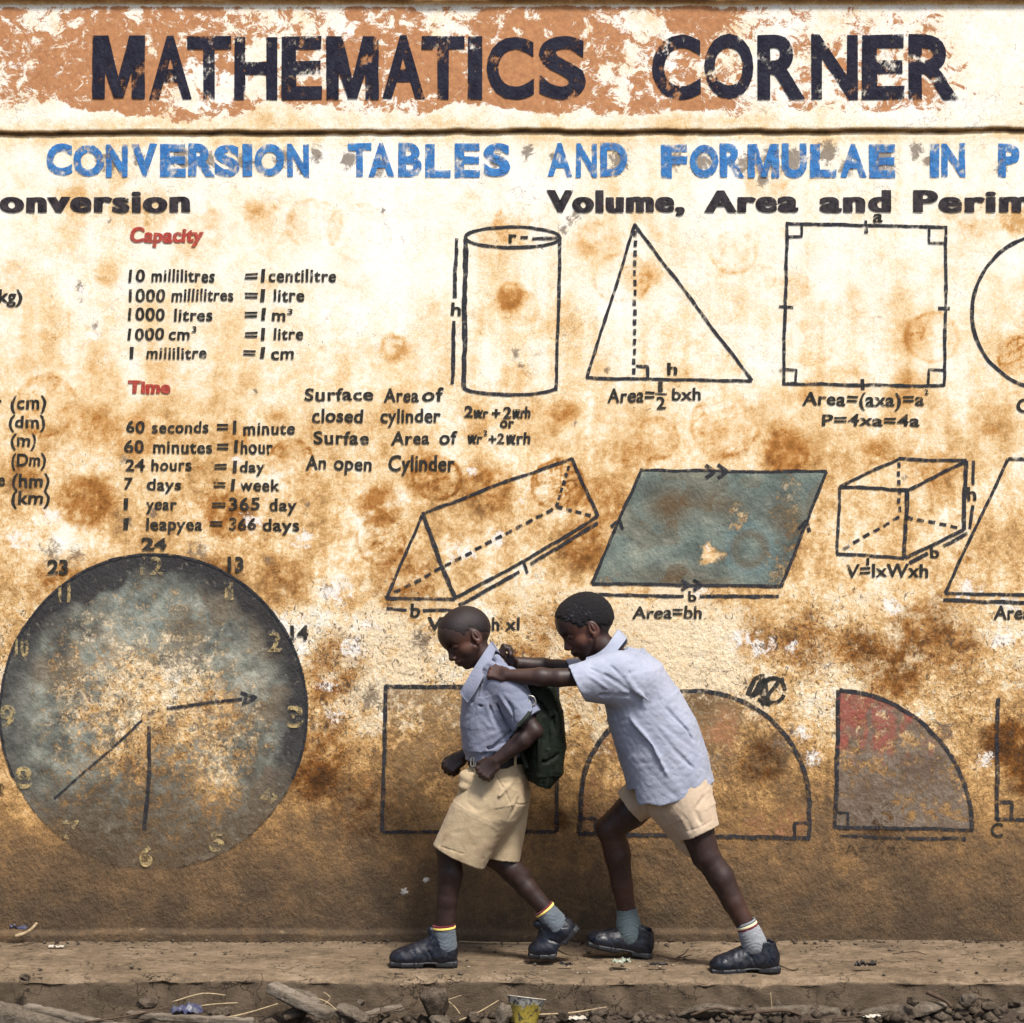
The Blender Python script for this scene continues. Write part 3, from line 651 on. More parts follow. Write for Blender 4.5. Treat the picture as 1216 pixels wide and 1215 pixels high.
def q_col(x, y):
    n = fbm(x / 340, y / 340, 12, 4, 80); st = fbm(x / 340 * 1.6, y / 340, 22, 5, 81)
    red = .72 * sstep(.40, .66, st + .18 * sstep(930, 850, y) - .30 * sstep(880, 925, y) - .10 * sstep(1050, 1090, x) - .12 * np.exp(-(((x - 1035) / 7) ** 2)) - .15 * np.exp(-(((x - 1068) / 10) ** 2)) * sstep(830, 860, y))
    col = lerp3(n, [(.25, (.15, .10, .07)), (.5, (.22, .165, .12)), (.75, (.30, .25, .20))])
    red = red[:, None]; col = col * (1 - red) + np.array([.42, .085, .06]) * red
    return col, .62 - .2 * (n > .6)
d = drawing('quarter_circle_drawing', [([(996, 820), (994, 900), (991, 983)], 4.6), ([(991, 982), (1156, 986)], 4), (arc(988, 985, 166, 165, 0, 87, 50), 4.8), ([(993, 965), (1007, 965), (1007, 982)], 3), ([(998, 993), (1070, 995)], 3.4), ([(1075, 995), (1147, 996)], 4)])
wash('colour_wash', q_in, 991, 1156, 819, 985, q_col, parent=d)
sub(d, [('A=¼πr', 1003, 1078, 1000, 1016), ('2', 1079, 1085, 998, 1006)], 'faint')
d = drawing('right_angle_drawing', [([(1185, 829), (1184, 900), (1183, 974)], 4.6), ([(1183, 973), (1400, 977)], 4), ([(1184, 953), (1201, 953), (1201, 973)], 4)]); sub(d, [('C', 1177, 1190, 978, 995)])
drawing('scribble', [([(888, 826), (896, 806), (906, 802), (899, 818), (892, 828), (902, 822), (910, 806)], 5), (arc(918, 820, 14, 15, 0, 340, 20), 4.5), ([(905, 838), (915, 822), (925, 808), (931, 806)], 4.5), ([(908, 806), (914, 838), (900, 830)], 4)], mat='black')
lettering([('Diagonal', 1055, 1115, 1040, 1056), ('2r', 1128, 1152, 1038, 1054)], 'ghost', label='nearly worn away scrawl low on the wall', shear=.3, off=.0, jit=4)
CX, CY, CRX, CRY = 182.5, 845.5, 183, 187.5
def clk_in(x, y): return ((x - CX) / CRX) ** 2 + ((y - CY) / CRY) ** 2 < 1
def clk_col(x, y):
    r = np.sqrt(((x - CX) / CRX) ** 2 + ((y - CY) / CRY) ** 2)
    n = fbm(x / 340, y / 340, 10, 5, 90); b = fbm(x / 340, y / 340, 3.2, 3, 91); m = fbm(x / 340, y / 340, 28, 3, 92)
    low = sstep(880, 1010, y)
    col = lerp3(n * .6 + m * .4, [(.28, (.08, .08, .07)), (.42, (.15, .16, .135)), (.52, (.26, .27, .22)), (.66, (.44, .44, .36))])
    br = (sstep(.48, .62, fbm(x / 340, y / 340, 7, 4, 95)) * .6)[:, None]; col = col * (1 - br) + np.array([.19, .13, .075]) * br
    blue = np.clip((b - .42) * 3, 0, 1)[:, None] * .5; col = col * (1 - blue) + col * np.array([.78, 1.0, 1.14]) * blue
    rim = (sstep(.74, .96, r + (n - .5) * .30) * (.55 + .45 * sstep(.3, -.5, (y - CY) / CRY - .5 * (x - CX) / CRX)))[:, None]
    rim = np.clip(rim * 1.3, 0, .96) * (1 - .55 * low)[:, None]; col = col * (1 - rim) + np.array([.013, .015, .022]) * rim
    lw = (low * .82)[:, None]; col = col * (1 - lw) + np.array([.13, .085, .045]) * lw
    cov = .27 + .36 * sstep(.15, .8, r + (b - .5) * .9) - .10 * low + .2 * sstep(.75, .9, r) * (1 - low)
    cov = cov + .10 * sstep(60, 140, np.abs(x - 150))
    return col, cov
ck = wash('clock_drawing', clk_in, -2, 367, 656, 1035, clk_col)
ck['label'] = 'big dark blue-grey painted clock disc with worn tan centre'
def cpart(name, strokes, w, mat):
    v, f = lines(strokes, w); v[:, 1] -= .0012; return mesh_obj(name, v, f, M[mat], ck, smooth=False)
cpart('clock_rim', [arc(CX, CY, CRX - .5, CRY - .5, -25, 205, 110)], 3.0, 'line'); cpart('clock_rim', [arc(CX, CY, CRX - .5, CRY - .5, 205, 335, 70)], 2.4, 'faint')
cpart('clock_hand', [[(198, 841), (245, 835), (288, 829)]], 3.8, 'line'); cpart('clock_hand', [[(178, 862), (177, 920), (172, 985)]], 4.6, 'line'); cpart('clock_hand', [[(169, 855), (120, 900), (64, 948)]], 2.6, 'line')
cpart('arrow_tip', [([(286, 822), (304, 828), (288, 838), (292, 828)], 4)], 3.6, 'line')
for (s, x0, x1, a, b, m) in [('24',169,198,638,653,'black'),('23',57,81,665,682,'black'),('13',271,289,661,679,'black'),('14',345,366,743,760,'black'),('15',370,391,849,866,'faint'),('16',333,353,950,966,'ghost'),
    ('19',62,77,1010,1026,'ghost'),('18',258,274,1020,1034,'ghost'),('22',-8,6,752,768,'faint'),('20',-6,6,928,944,'faint'),
    ('12',167,194,661,683,'gold'),('11',70,84,692,716,'gold'),('1',267,277,692,713,'gold'),('2',319,334,750,775,'gold'),('3',341,360,838,864,'gold'),('4',308,329,933,957,'gold'),('5',249,266,988,1011,'gold'),
    ('6',166,181,1005,1029,'gold'),('7',74,94,974,996,'gold'),('8',18,38,910,936,'gold'),('9',0,18,838,865,'gold'),('10',18,34,758,780,'gold')]:
    sub(ck, [(s, x0, x1, a, b)], m, off=.03, lift=.0042)

# ------------------------------------------------------------------ ledge and ground
ST = [(.30, (.04, .030, .021)), (.42, (.11, .083, .057)), (.50, (.195, .142, .090)), (.58, (.29, .218, .148)), (.72, (.40, .32, .23))]
M['ledge'] = stone_material('worn_concrete', ST, 5, 38, 230, .93, .9, stretch=(.45, 1.0, 1))
M['ledge'] = None
def ledge_material():
    t = NT('worn_concrete_ledge')
    v = t.vmap((.62, 1.0, 1)); a = t.noise(6, 7, .6, v); b = t.noise(40, 10, .72, v); c = t.noise(230, 4, .7)
    m = t.math('ADD', t.math('MULTIPLY', a, .34), t.math('ADD', t.math('MULTIPLY', b, .40), t.math('MULTIPLY', c, .26)))
    col = t.ramp(m, ST)
    mu = t.math('ADD', t.attr('mud'), t.math('MULTIPLY', t.math('SUBTRACT', t.noise(26, 9, .7), .5), .7))
    col = t.mix(t.ramp(mu, [(.25, 0.0), (.75, .88)]), col, t.mix(t.noise(60, 8, .7), (.04, .028, .018), (.15, .11, .075)))
    vo = t.n.new('ShaderNodeTexVoronoi'); vo.feature = 'DISTANCE_TO_EDGE'; vo.inputs['Scale'].default_value = 5.5
    nn = t.n.new('ShaderNodeTexNoise'); nn.inputs['Scale'].default_value = 11; nn.inputs['Detail'].default_value = 8; t.l.new(t.pos, nn.inputs['Vector'])
    sc = t.n.new('ShaderNodeVectorMath'); sc.operation = 'SCALE'; sc.inputs['Scale'].default_value = .4; t.l.new(nn.outputs[1], sc.inputs[0])
    wv_ = t.n.new('ShaderNodeVectorMath'); wv_.operation = 'ADD'; t.l.new(sc.outputs[0], wv_.inputs[0]); t.l.new(t.pos, wv_.inputs[1]); t.l.new(wv_.outputs[0], vo.inputs['Vector'])
    ck_ = t.math('MULTIPLY', t.ramp(vo.outputs['Distance'], [(.0, 1.0), (.016, 0.0)]), t.ramp(t.noise(5, 3, .5, t.vmap(loc=(8, 1, 2))), [(.46, 0.0), (.56, .9)]))
    col = t.mix(ck_, col, (.035, .026, .018))
    gr_ = t.math('GREATER_THAN', t.noise(150, 3, .6), .66); col = t.mix(t.math('MULTIPLY', gr_, .55), col, (.06, .045, .032))
    t.bump(t.math('SUBTRACT', t.math('ADD', b, t.math('MULTIPLY', c, .4)), ck_), .95, .012)
    return t.fin(col, .93, .15)
M['ledge'] = ledge_material()
MUD = [(.30, (.012, .009, .007)), (.45, (.038, .026, .018)), (.56, (.085, .06, .04)), (.66, (.16, .12, .085)), (.78, (.30, .25, .19))]
M['mud'] = stone_material('wet_mud', MUD, 7, 40, 200, .8, 1.0, .3)
def edge_y(x): return -.585 + (fbm(x, x * 0 + 2, 1.2, 3, 50) - .5) * .05 + (fbm(x, x * 0 + 4, 7, 5, 51, .65) - .5) * .055 - .012 * x
xs = axis(-9, -2.0, 2.0, 9, .011)
# profile parameter t: 0..1 along the top (wall -> edge), 1..2 down the face
tt = np.concatenate([np.linspace(0, 1, 56), np.linspace(1.04, 2, 22)])
X, T = np.meshgrid(xs, tt, indexing='ij'); X = X.ravel(); T = T.ravel()
ey = edge_y(X); Y = np.where(T <= 1, .06 + (ey - .06) * np.clip(T, 0, 1), ey - .01 - .03 * (T - 1)); Z = np.where(T <= 1, 0, -(T - 1) * .24)
nz = (fbm(X, Y, 5, 4, 52) - .5) * .016 + (fbm(X, Y, 34, 3, 53) - .5) * .005
Z = Z + np.where(T <= 1, nz, nz * .3) - .016 * np.exp(-((T - 1.0) / .035) ** 2) * (.3 + fbm(X, X * 0, 14, 4, 54) * 1.4)
Z = Z + .012 * sstep(.10, .0, T) * fbm(X, Y, 8, 3, 55)
hole = np.zeros_like(X)
for hx, r in ((-1.12, .05), (-1.5, .06), (-.86, .03), (.35, .04), (.95, .03), (-1.02, .035), (-.62, .04), (.62, .03), (1.28, .05), (1.52, .04), (-.28, .03), (.0, .04)):
    hole = np.maximum(hole, np.exp(-(((X - hx) / r) ** 2)) * np.exp(-((T - 1.12) / .16) ** 2))
Y = Y + hole * .035 + np.where(T > 1, (fbm(X, Z * 1.0 + 9, 16, 4, 56) - .5) * .03, 0)
Z = Z - hole * .012 * (T <= 1.05)
wet = np.clip(sstep(.99, 1.10, T + (fbm(X, T, 12, 4, 59) - .5) * .25) * .85 + .5 * sstep(.16, .02, T) * fbm(X, Y, 10, 3, 60) + .35 * sstep(.5, .75, fbm(X, Y, 4, 4, 61)), 0, 1)
led = mesh_obj('ledge', np.stack([X, Y, Z], -1), grid_faces(len(xs), len(tt))[:, ::-1], M['ledge'], attrs=dict(mud=wet))
tag(led, kind='structure')
M['ground'] = M['mud']
ys = -axis(.50, .50, 1.4, 40, .011); xs = axis(-40, -1.9, 1.9, 40, .011)
X, Y = np.meshgrid(xs, ys, indexing='ij'); X = X.ravel(); Y = Y.ravel()
def ground_z(x, y):
    x = np.asarray(x, float); y = np.asarray(y, float)
    near = np.exp(-((y + .66) / .10) ** 2)
    z = -.118 + (fbm(x, y, 3.5, 4, 57) - .5) * .05 + (fbm(x, y, 20, 4, 58) - .5) * .045
    z = z + near * (.020 * sstep(.4, .9, x) - .03 * sstep(-.7, -.9, x) * sstep(-1.5, -1.2, x) - .012 * np.exp(-((x + .4) / .2) ** 2))
    return z - .02 * sstep(-1.0, -1.4, y)
gr = mesh_obj('ground', np.stack([X, Y, ground_z(X, Y)], -1), grid_faces(len(xs), len(ys))[:, ::-1], M['ground'])
tag(gr, kind='structure')
# ------------------------------------------------------------------ sculpting engine: distance fields meshed with surface nets
class Field:
    def __init__(s, lo, hi, v):
        s.lo = np.array(lo, float); s.v = v
        s.n = np.maximum(2, np.ceil((np.array(hi, float) - s.lo) / v).astype(int) + 1)
        s.a = np.full(s.n, .5, np.float32)
    def box(s, lo, hi):
        i0 = np.clip(np.floor((np.array(lo) - s.lo) / s.v).astype(int), 0, s.n); i1 = np.clip(np.ceil((np.array(hi) - s.lo) / s.v).astype(int) + 1, 0, s.n)
        sl = tuple(slice(a, b) for a, b in zip(i0, i1))
        ax = [(s.lo[k] + s.v * np.arange(i0[k], i1[k])).astype(np.float32) for k in range(3)]
        return sl, ax[0][:, None, None], ax[1][None, :, None], ax[2][None, None, :]
    def put(s, fn, lo, hi, op='u', k=.006):
        sl, X, Y, Z = s.box(lo, hi)
        old = s.a[sl]
        if old.size == 0: return
        d = fn(X, Y, Z)
        if op == 'u':
            h = np.clip(.5 + .5 * (old - d) / k, 0, 1); s.a[sl] = old + (d - old) * h - k * h * (1 - h)
        elif op == 's':
            h = np.clip(.5 - .5 * (old + d) / k, 0, 1); s.a[sl] = old + (-d - old) * h + k * h * (1 - h)
        elif op == 'i': s.a[sl] = np.maximum(old, d)
        elif op == '+': s.a[sl] = old + d
    # tapered capsule
    def cone(s, a, b, ra, rb, op='u', k=.006, sy=1.0, pad=None):
        a = np.array(a, float); b = np.array(b, float); r = max(ra, rb) * max(1, sy) + (pad or k * 2 + .012)
        ba = b - a; L = max(1e-9, ba @ ba)
        def fn(X, Y, Z):
            t = np.clip(((X - a[0]) * ba[0] + (Y - a[1]) * ba[1] + (Z - a[2]) * ba[2]) / L, 0, 1)
            return np.sqrt((X - a[0] - t * ba[0]) ** 2 + ((Y - a[1] - t * ba[1]) / sy) ** 2 + (Z - a[2] - t * ba[2]) ** 2) - (ra + (rb - ra) * t)
        s.put(fn, np.minimum(a, b) - r, np.maximum(a, b) + r, op, k)
    def limb(s, pts, rad, **kw):
        for i in range(len(pts) - 1): s.cone(pts[i], pts[i + 1], rad[i], rad[i + 1], **kw)
    # ellipsoid with its own axes
    def ell(s, c, r, ax=None, op='u', k=.006, pad=.02):
        c = np.array(c, float); r = np.array(r, float); A = np.eye(3) if ax is None else np.array(ax, float)
        e = np.sqrt(((A * r[:, None]) ** 2).sum(0)) + pad
        def fn(X, Y, Z):
            k0 = 0; k1 = 0
            for i in range(3):
                q = ((X - c[0]) * A[i, 0] + (Y - c[1]) * A[i, 1] + (Z - c[2]) * A[i, 2])
                k0 = k0 + (q / r[i]) ** 2; k1 = k1 + (q / r[i] ** 2) ** 2
            k0 = np.sqrt(k0); return k0 * (k0 - 1) / np.maximum(np.sqrt(k1), 1e-6)
        s.put(fn, c - e, c + e, op, k)
    def boxr(s, c, h, ax, rr=.003, op='u', k=.004, pad=.015):
        c = np.array(c, float); A = np.array(ax, float); h = np.array(h, float)
        e = (np.abs(A) * (h[:, None])).sum(0) + pad
        def fn(X, Y, Z):
            q = [np.abs((X - c[0]) * A[i, 0] + (Y - c[1]) * A[i, 1] + (Z - c[2]) * A[i, 2]) - h[i] + rr for i in range(3)]
            return np.sqrt(sum(np.maximum(u, 0) ** 2 for u in q)) + np.minimum(np.maximum(q[0], np.maximum(q[1], q[2])), 0) - rr
        s.put(fn, c - e, c + e, op, k)
    # body of elliptic sections: stations (centre, unit front direction, half depth, half width)
    def loft(s, st, op='u', k=.01, grow=0.0, cut0=True, cut1=True, pw=2.0):
        C = [np.array(q[0], float) for q in st]; pad = .03 + grow
        big = max(max(q[2], q[3]) for q in st) + pad
        lo = np.min(C, 0) - big; hi = np.max(C, 0) + big
        def fn(X, Y, Z):
            best = None
            for i in range(len(st) - 1):
                a, b = C[i], C[i + 1]; ba = b - a; L = ba @ ba; ln = math.sqrt(L)
                tr = ((X - a[0]) * ba[0] + (Y - a[1]) * ba[1] + (Z - a[2]) * ba[2]) / L
                t = np.clip(tr, 0, 1)
                u = nrm(np.array(st[i][1]) + np.array(st[i + 1][1])); w = nrm(np.cross(ba, u)); u = np.cross(w, ba) / ln
                qx, qy, qz = X - a[0] - t * ba[0], Y - a[1] - t * ba[1], Z - a[2] - t * ba[2]
                ra = st[i][2] + (st[i + 1][2] - st[i][2]) * t + grow; rb = st[i][3] + (st[i + 1][3] - st[i][3]) * t + grow
                qu = qx * u[0] + qy * u[1] + qz * u[2]; qw = qx * w[0] + qy * w[1] + qz * w[2]
                e = ((np.abs(qu) / ra) ** pw + (np.abs(qw) / rb) ** pw) ** (1 / pw)
                d = (e - 1) * np.minimum(ra, rb)
                over = np.maximum(-tr, tr - 1) * ln
                if (i == 0 and cut0) or (i == len(st) - 2 and cut1):
                    o = np.where(tr < 0, -tr * ln if (i == 0 and cut0) else -1e3, np.where(tr > 1, (tr - 1) * ln if (i == len(st) - 2 and cut1) else -1e3, -1e3))
                    d = np.maximum(d, o)
                ov0 = np.where(i > 0, -tr * ln - .012, -1e3); ov1 = np.where(i < len(st) - 2, (tr - 1) * ln - .012, -1e3)
                d = np.maximum(d, np.maximum(ov0, ov1)) + (np.where(over > 0, over * .5, 0) if (i == 0 and not cut0) or (i == len(st) - 2 and not cut1) else 0)
                best = d if best is None else np.minimum(best, d)
            return best
        s.put(fn, lo, hi, op, k)
    def plane(s, p, n, lo=None, hi=None):
        """keep the side the normal points away from"""
        p = np.array(p, float); n = nrm(n)
        lo = s.lo if lo is None else lo; hi = s.lo + s.v * s.n if hi is None else hi
        s.put(lambda X, Y, Z: ((X - p[0]) * n[0] + (Y - p[1]) * n[1] + (Z - p[2]) * n[2]).astype(np.float32), lo, hi, 'i')
    # creases: positive depth cuts a groove, negative raises a ridge
    def crease(s, pts, w, depth, sy=1.0):
        if w > .0045: w *= .75; depth *= getattr(s, 'cg', 1.6)
        pts = [np.array(p, float) for p in pts]
        lo = np.min(pts, 0) - w * 3; hi = np.max(pts, 0) + w * 3; tot = sum(np.linalg.norm(b - a) for a, b in zip(pts[:-1], pts[1:]))
        def fn(X, Y, Z):
            best = None; acc = 0
            for a, b in zip(pts[:-1], pts[1:]):
                ba = b - a; L = max(ba @ ba, 1e-9); ln = math.sqrt(L)
                t = np.clip(((X - a[0]) * ba[0] + (Y - a[1]) * ba[1] + (Z - a[2]) * ba[2]) / L, 0, 1)
                d2 = (X - a[0] - t * ba[0]) ** 2 + ((Y - a[1] - t * ba[1]) / sy) ** 2 + (Z - a[2] - t * ba[2]) ** 2
                u = (acc + t * ln) / tot; g = np.exp(-d2 / (w * w)) * np.maximum(np.sin(np.clip(u, 0, 1) * math.pi), 0) ** .6
                best = g if best is None else np.maximum(best, g); acc += ln
            return (depth * best).astype(np.float32)
        s.put(fn, lo, hi, '+')
    def wrinkle(s, amp, f, seed=0, stretch=(1, 1, 1), rot=0.0):
        sl, X, Y, Z = s.box(s.lo, s.lo + s.v * s.n)
        r = np.random.default_rng(seed); d = 0
        m = np.abs(s.a) < .03
        ii = np.nonzero(m); P = [X.ravel()[ii[0]], Y.ravel()[ii[1]], Z.ravel()[ii[2]]]
        c, sn = math.cos(rot), math.sin(rot)
        P = [(P[0] * c + P[2] * sn) * stretch[0], P[1] * stretch[1], (-P[0] * sn + P[2] * c) * stretch[2]]
        for j in range(9):
            k = nrm(r.normal(size=3)) * f * (.6 + 1.3 * r.random()); ph = r.random() * 6.28
            w = r.normal(size=3) * f * .35; ph2 = r.random() * 6.28
            arg = k[0] * P[0] + k[1] * P[1] + k[2] * P[2] + ph + 1.6 * np.sin(w[0] * P[0] + w[1] * P[1] + w[2] * P[2] + ph2)
            d = d + (1 - 2 * np.abs(np.sin(arg))) * (.5 + .5 * r.random())
        s.a[ii] += (amp * d / 4).astype(np.float32)
    def mesh(s):
        a = s.a; ins = a < 0
        c = [(i, j, k) for i in (0, 1) for j in (0, 1) for k in (0, 1)]
        n = np.array(a.shape)
        def sh(arr, o): return arr[o[0]:n[0] - 1 + o[0], o[1]:n[1] - 1 + o[1], o[2]:n[2] - 1 + o[2]]
        anyi = sh(ins, c[0]).copy(); alli = anyi.copy()
        for o in c[1:]: q = sh(ins, o); anyi |= q; alli &= q
        act = anyi & ~alli
        idx = np.nonzero(act); m = len(idx[0])
        ids = np.full(act.shape, -1, np.int32); ids[idx] = np.arange(m)
        val = np.stack([a[idx[0] + o[0], idx[1] + o[1], idx[2] + o[2]] for o in c], 1)
        P = np.zeros((m, 3)); cnt = np.zeros(m)
        co = np.array(c, float)
        for p in range(8):
            for q in range(p + 1, 8):
                if np.abs(co[p] - co[q]).sum() != 1: continue
                va, vb = val[:, p], val[:, q]; x = (va < 0) != (vb < 0)
                t = np.where(x, va / np.where(x, va - vb, 1), 0)
                P += np.where(x[:, None], co[p] + t[:, None] * (co[q] - co[p]), 0); cnt += x
        V_ = s.lo + s.v * (np.stack(idx, 1) + P / cnt[:, None])
        F_ = []
        for ax in range(3):
            u, w = [(1, 2), (2, 0), (0, 1)][ax]
            sl0 = [slice(None)] * 3; sl1 = [slice(None)] * 3; sl0[ax] = slice(0, -1); sl1[ax] = slice(1, None)
            A, B = ins[tuple(sl0)], ins[tuple(sl1)]
            e = np.nonzero(A != B); e = np.stack(e, 1)
            ok = (e[:, u] > 0) & (e[:, w] > 0) & (e[:, u] < n[u] - 1) & (e[:, w] < n[w] - 1); e = e[ok]
            fl = A[tuple(e.T)]
            q = []
            for du, dw in ((1, 1), (0, 1), (0, 0), (1, 0)):
                g = e.copy(); g[:, u] -= du; g[:, w] -= dw; q.append(ids[tuple(g.T)])
            q = np.stack(q, 1); q[~fl] = q[~fl][:, ::-1]; F_.append(q)
        return V_, np.concatenate(F_)
    def obj(s, name, mat, parent=None, attrs=None, label=None):
        v, f = s.mesh()
        return mesh_obj(name, v, f, mat, parent, attrs=attrs(v) if attrs else None, label=label)
def bounds(pts, pad):
    P = np.array(pts); return P.min(0) - pad, P.max(0) + pad

# ------------------------------------------------------------------ body pieces
YA = np.array([0, 1., 0])
def head(Fd, O, pitch, yaw, sc=1.0):
    """O cranium centre; returns frame. Facing -X, nose turned a little to the camera by yaw"""
    f0 = np.array([-math.cos(pitch), 0, -math.sin(pitch)]); u = np.array([-math.sin(pitch), 0, math.cos(pitch)])
    f = nrm(f0 * math.cos(yaw) + np.array([0, -1, 0]) * math.sin(yaw)); sd = nrm(np.cross(u, f))
    A = np.array([f, sd, u])
    def L(a, b, c): return O + (f * a + sd * b + u * c) * sc
    def R(*r): return np.array(r) * sc
    E = lambda c, r, **k: Fd.ell(L(*c), R(*r), A, **k)
    E((-.006, 0, .020), (.088, .070, .080), k=.01)             # cranium
    E((.026, 0, .024), (.064, .062, .066), k=.012)             # forehead
    E((-.038, 0, .008), (.056, .062, .060), k=.012)            # back of the head
    E((.030, 0, -.036), (.047, .050, .052), k=.014)            # mid face
    E((.036, 0, -.070), (.034, .036, .030), k=.012)            # jaw
    E((.052, 0, -.087), (.017, .020, .014), k=.010)            # chin
    for q in (-1, 1):
        E((.034, q * .034, -.036), (.026, .020, .024), k=.012) # cheek
        Fd.cone(L(.012, q * .052, -.048), L(.046, q * .018, -.086), .013 * sc, .011 * sc, k=.012)   # jaw line
        E((.073, q * .030, -.006), (.020, .017, .0125), op='s', k=.008)    # eye socket
        E((.0585, q * .030, -.008), (.0165, .0155, .0125), k=.003)         # eyeball under lowered lid
        Fd.cone(L(.070, q * .012, .012), L(.060, q * .044, .010), .007 * sc, .006 * sc, k=.007)     # brow
        E((.083, q * .011, -.041), (.009, .0075, .0072), k=.004)           # nostril wing
        # ear: rim, hollow, lobe
        E((-.008, q * .070, -.018), (.017, .008, .027), k=.004)
        E((-.006, q * .078, -.016), (.0105, .0055, .018), op='s', k=.003)
        E((-.007, q * .0765, -.014), (.0045, .0035, .011), k=.003)
        E((-.001, q * .068, -.041), (.009, .006, .008), k=.004)
    Fd.cone(L(.074, 0, -.002), L(.086, 0, -.034), .0065 * sc, .0095 * sc, k=.008)   # nose
    E((.088, 0, -.0365), (.010, .0095, .0085), k=.004)
    E((.062, 0, -.060), (.020, .026, .016), k=.010)              # muzzle
    E((.0745, 0, -.0590), (.0115, .0205, .0066), k=.006)         # upper lip
    E((.0715, 0, -.0700), (.0110, .0175, .0066), k=.005)         # lower lip
    return dict(A=A, O=O, L=L, R=R, f=f, u=u, s=sd, sc=sc)
def fist(Fd, W, D, N, sc=.82, curl=1.0, open_=0.0):
    D = nrm(D); N = nrm(np.array(N) - D * (np.array(N) @ D)); Sx = np.cross(D, N)
    def P(a, b, c): return W + (D * a + Sx * b + N * c) * sc
    A = np.array([D, Sx, N])
    Fd.boxr(P(.040, 0, -.002), np.array([.038, .036, .0135]) * sc, A, rr=.011 * sc, k=.010)
    Fd.ell(P(.012, .0, -.002), np.array([.024, .026, .016]) * sc, A, k=.012)
    Fd.ell(P(.028, .026, -.012), np.array([.026, .015, .015]) * sc, A, k=.008)          # ball of the thumb
    for i, (ln, rr) in enumerate(((.95, .0098), (1.03, .0100), (.98, .0096), (.82, .0086))):
        off = .029 - i * .0193; x0 = .076 - (.004, 0, .003, .010)[i]
        a1 = math.radians(62 + 10 * curl - 4 * i * open_ + i * 3); a2 = a1 + math.radians(88 * curl); a3 = a2 + math.radians(55 * curl)
        k0 = P(x0, off, .001); l1, l2, l3 = .034 * ln * sc, .024 * ln * sc, .016 * ln * sc
        dirv = lambda a: D * math.cos(a) - N * math.sin(a)
        k1 = k0 + dirv(a1) * l1; k2 = k1 + dirv(a2) * l2; k3 = k2 + dirv(a3) * l3
        r = rr * sc
        Fd.ell(k0, np.array([1.12, 1.05, 1.1]) * r, A, k=.004)
        Fd.cone(k0, k1, r * 1.03, r * .95, k=.0022, pad=.006); Fd.cone(k1, k2, r * .98, r * .88, k=.0022, pad=.006); Fd.cone(k2, k3, r * .88, r * .74, k=.002, pad=.006)
    t0 = P(.022, .034, -.012); t1 = P(.052, .046, -.022); t2 = P(.068, .034, -.036); t3 = P(.074, .018, -.040)
    Fd.cone(t0, t1, .0125 * sc, .0108 * sc, k=.006); Fd.cone(t1, t2, .0108 * sc, .0098 * sc, k=.003); Fd.cone(t2, t3, .0098 * sc, .0082 * sc, k=.003)
    return P
def lower_leg(Fd, hip, knee, ankle, back, rt=.055, rk=.043, rc=.044, ra=.029):
    """thigh, knee, calf with its belly on the back side, shin"""
    hip, knee, ankle = map(np.array, (hip, knee, ankle)); back = nrm(back)
    mid = hip + (knee - hip) * .55
    Fd.limb([hip, mid, knee], [rt, rt * .93, rk], k=.012)
    ax = ankle - knee
    c1 = knee + ax * .30 + back * .008; c2 = knee + ax * .62 + back * .003
    Fd.limb([knee, c1, c2, ankle], [rk * .93, rc * .92, rc * .76, ra], k=.010)
    Fd.ell(knee - back * .012 + ax * -.01, (rk * .62, rk * .7, rk * .72), k=.012)     # kneecap
    Fd.ell(knee + ax * .30 + back * .016, (.028, .030, .062), np.array([back, np.cross(nrm(ax), back), nrm(ax)]), k=.014)
    for q in (-1, 1): Fd.ell(ankle + YA * q * .021, (.012, .010, .012), k=.008)

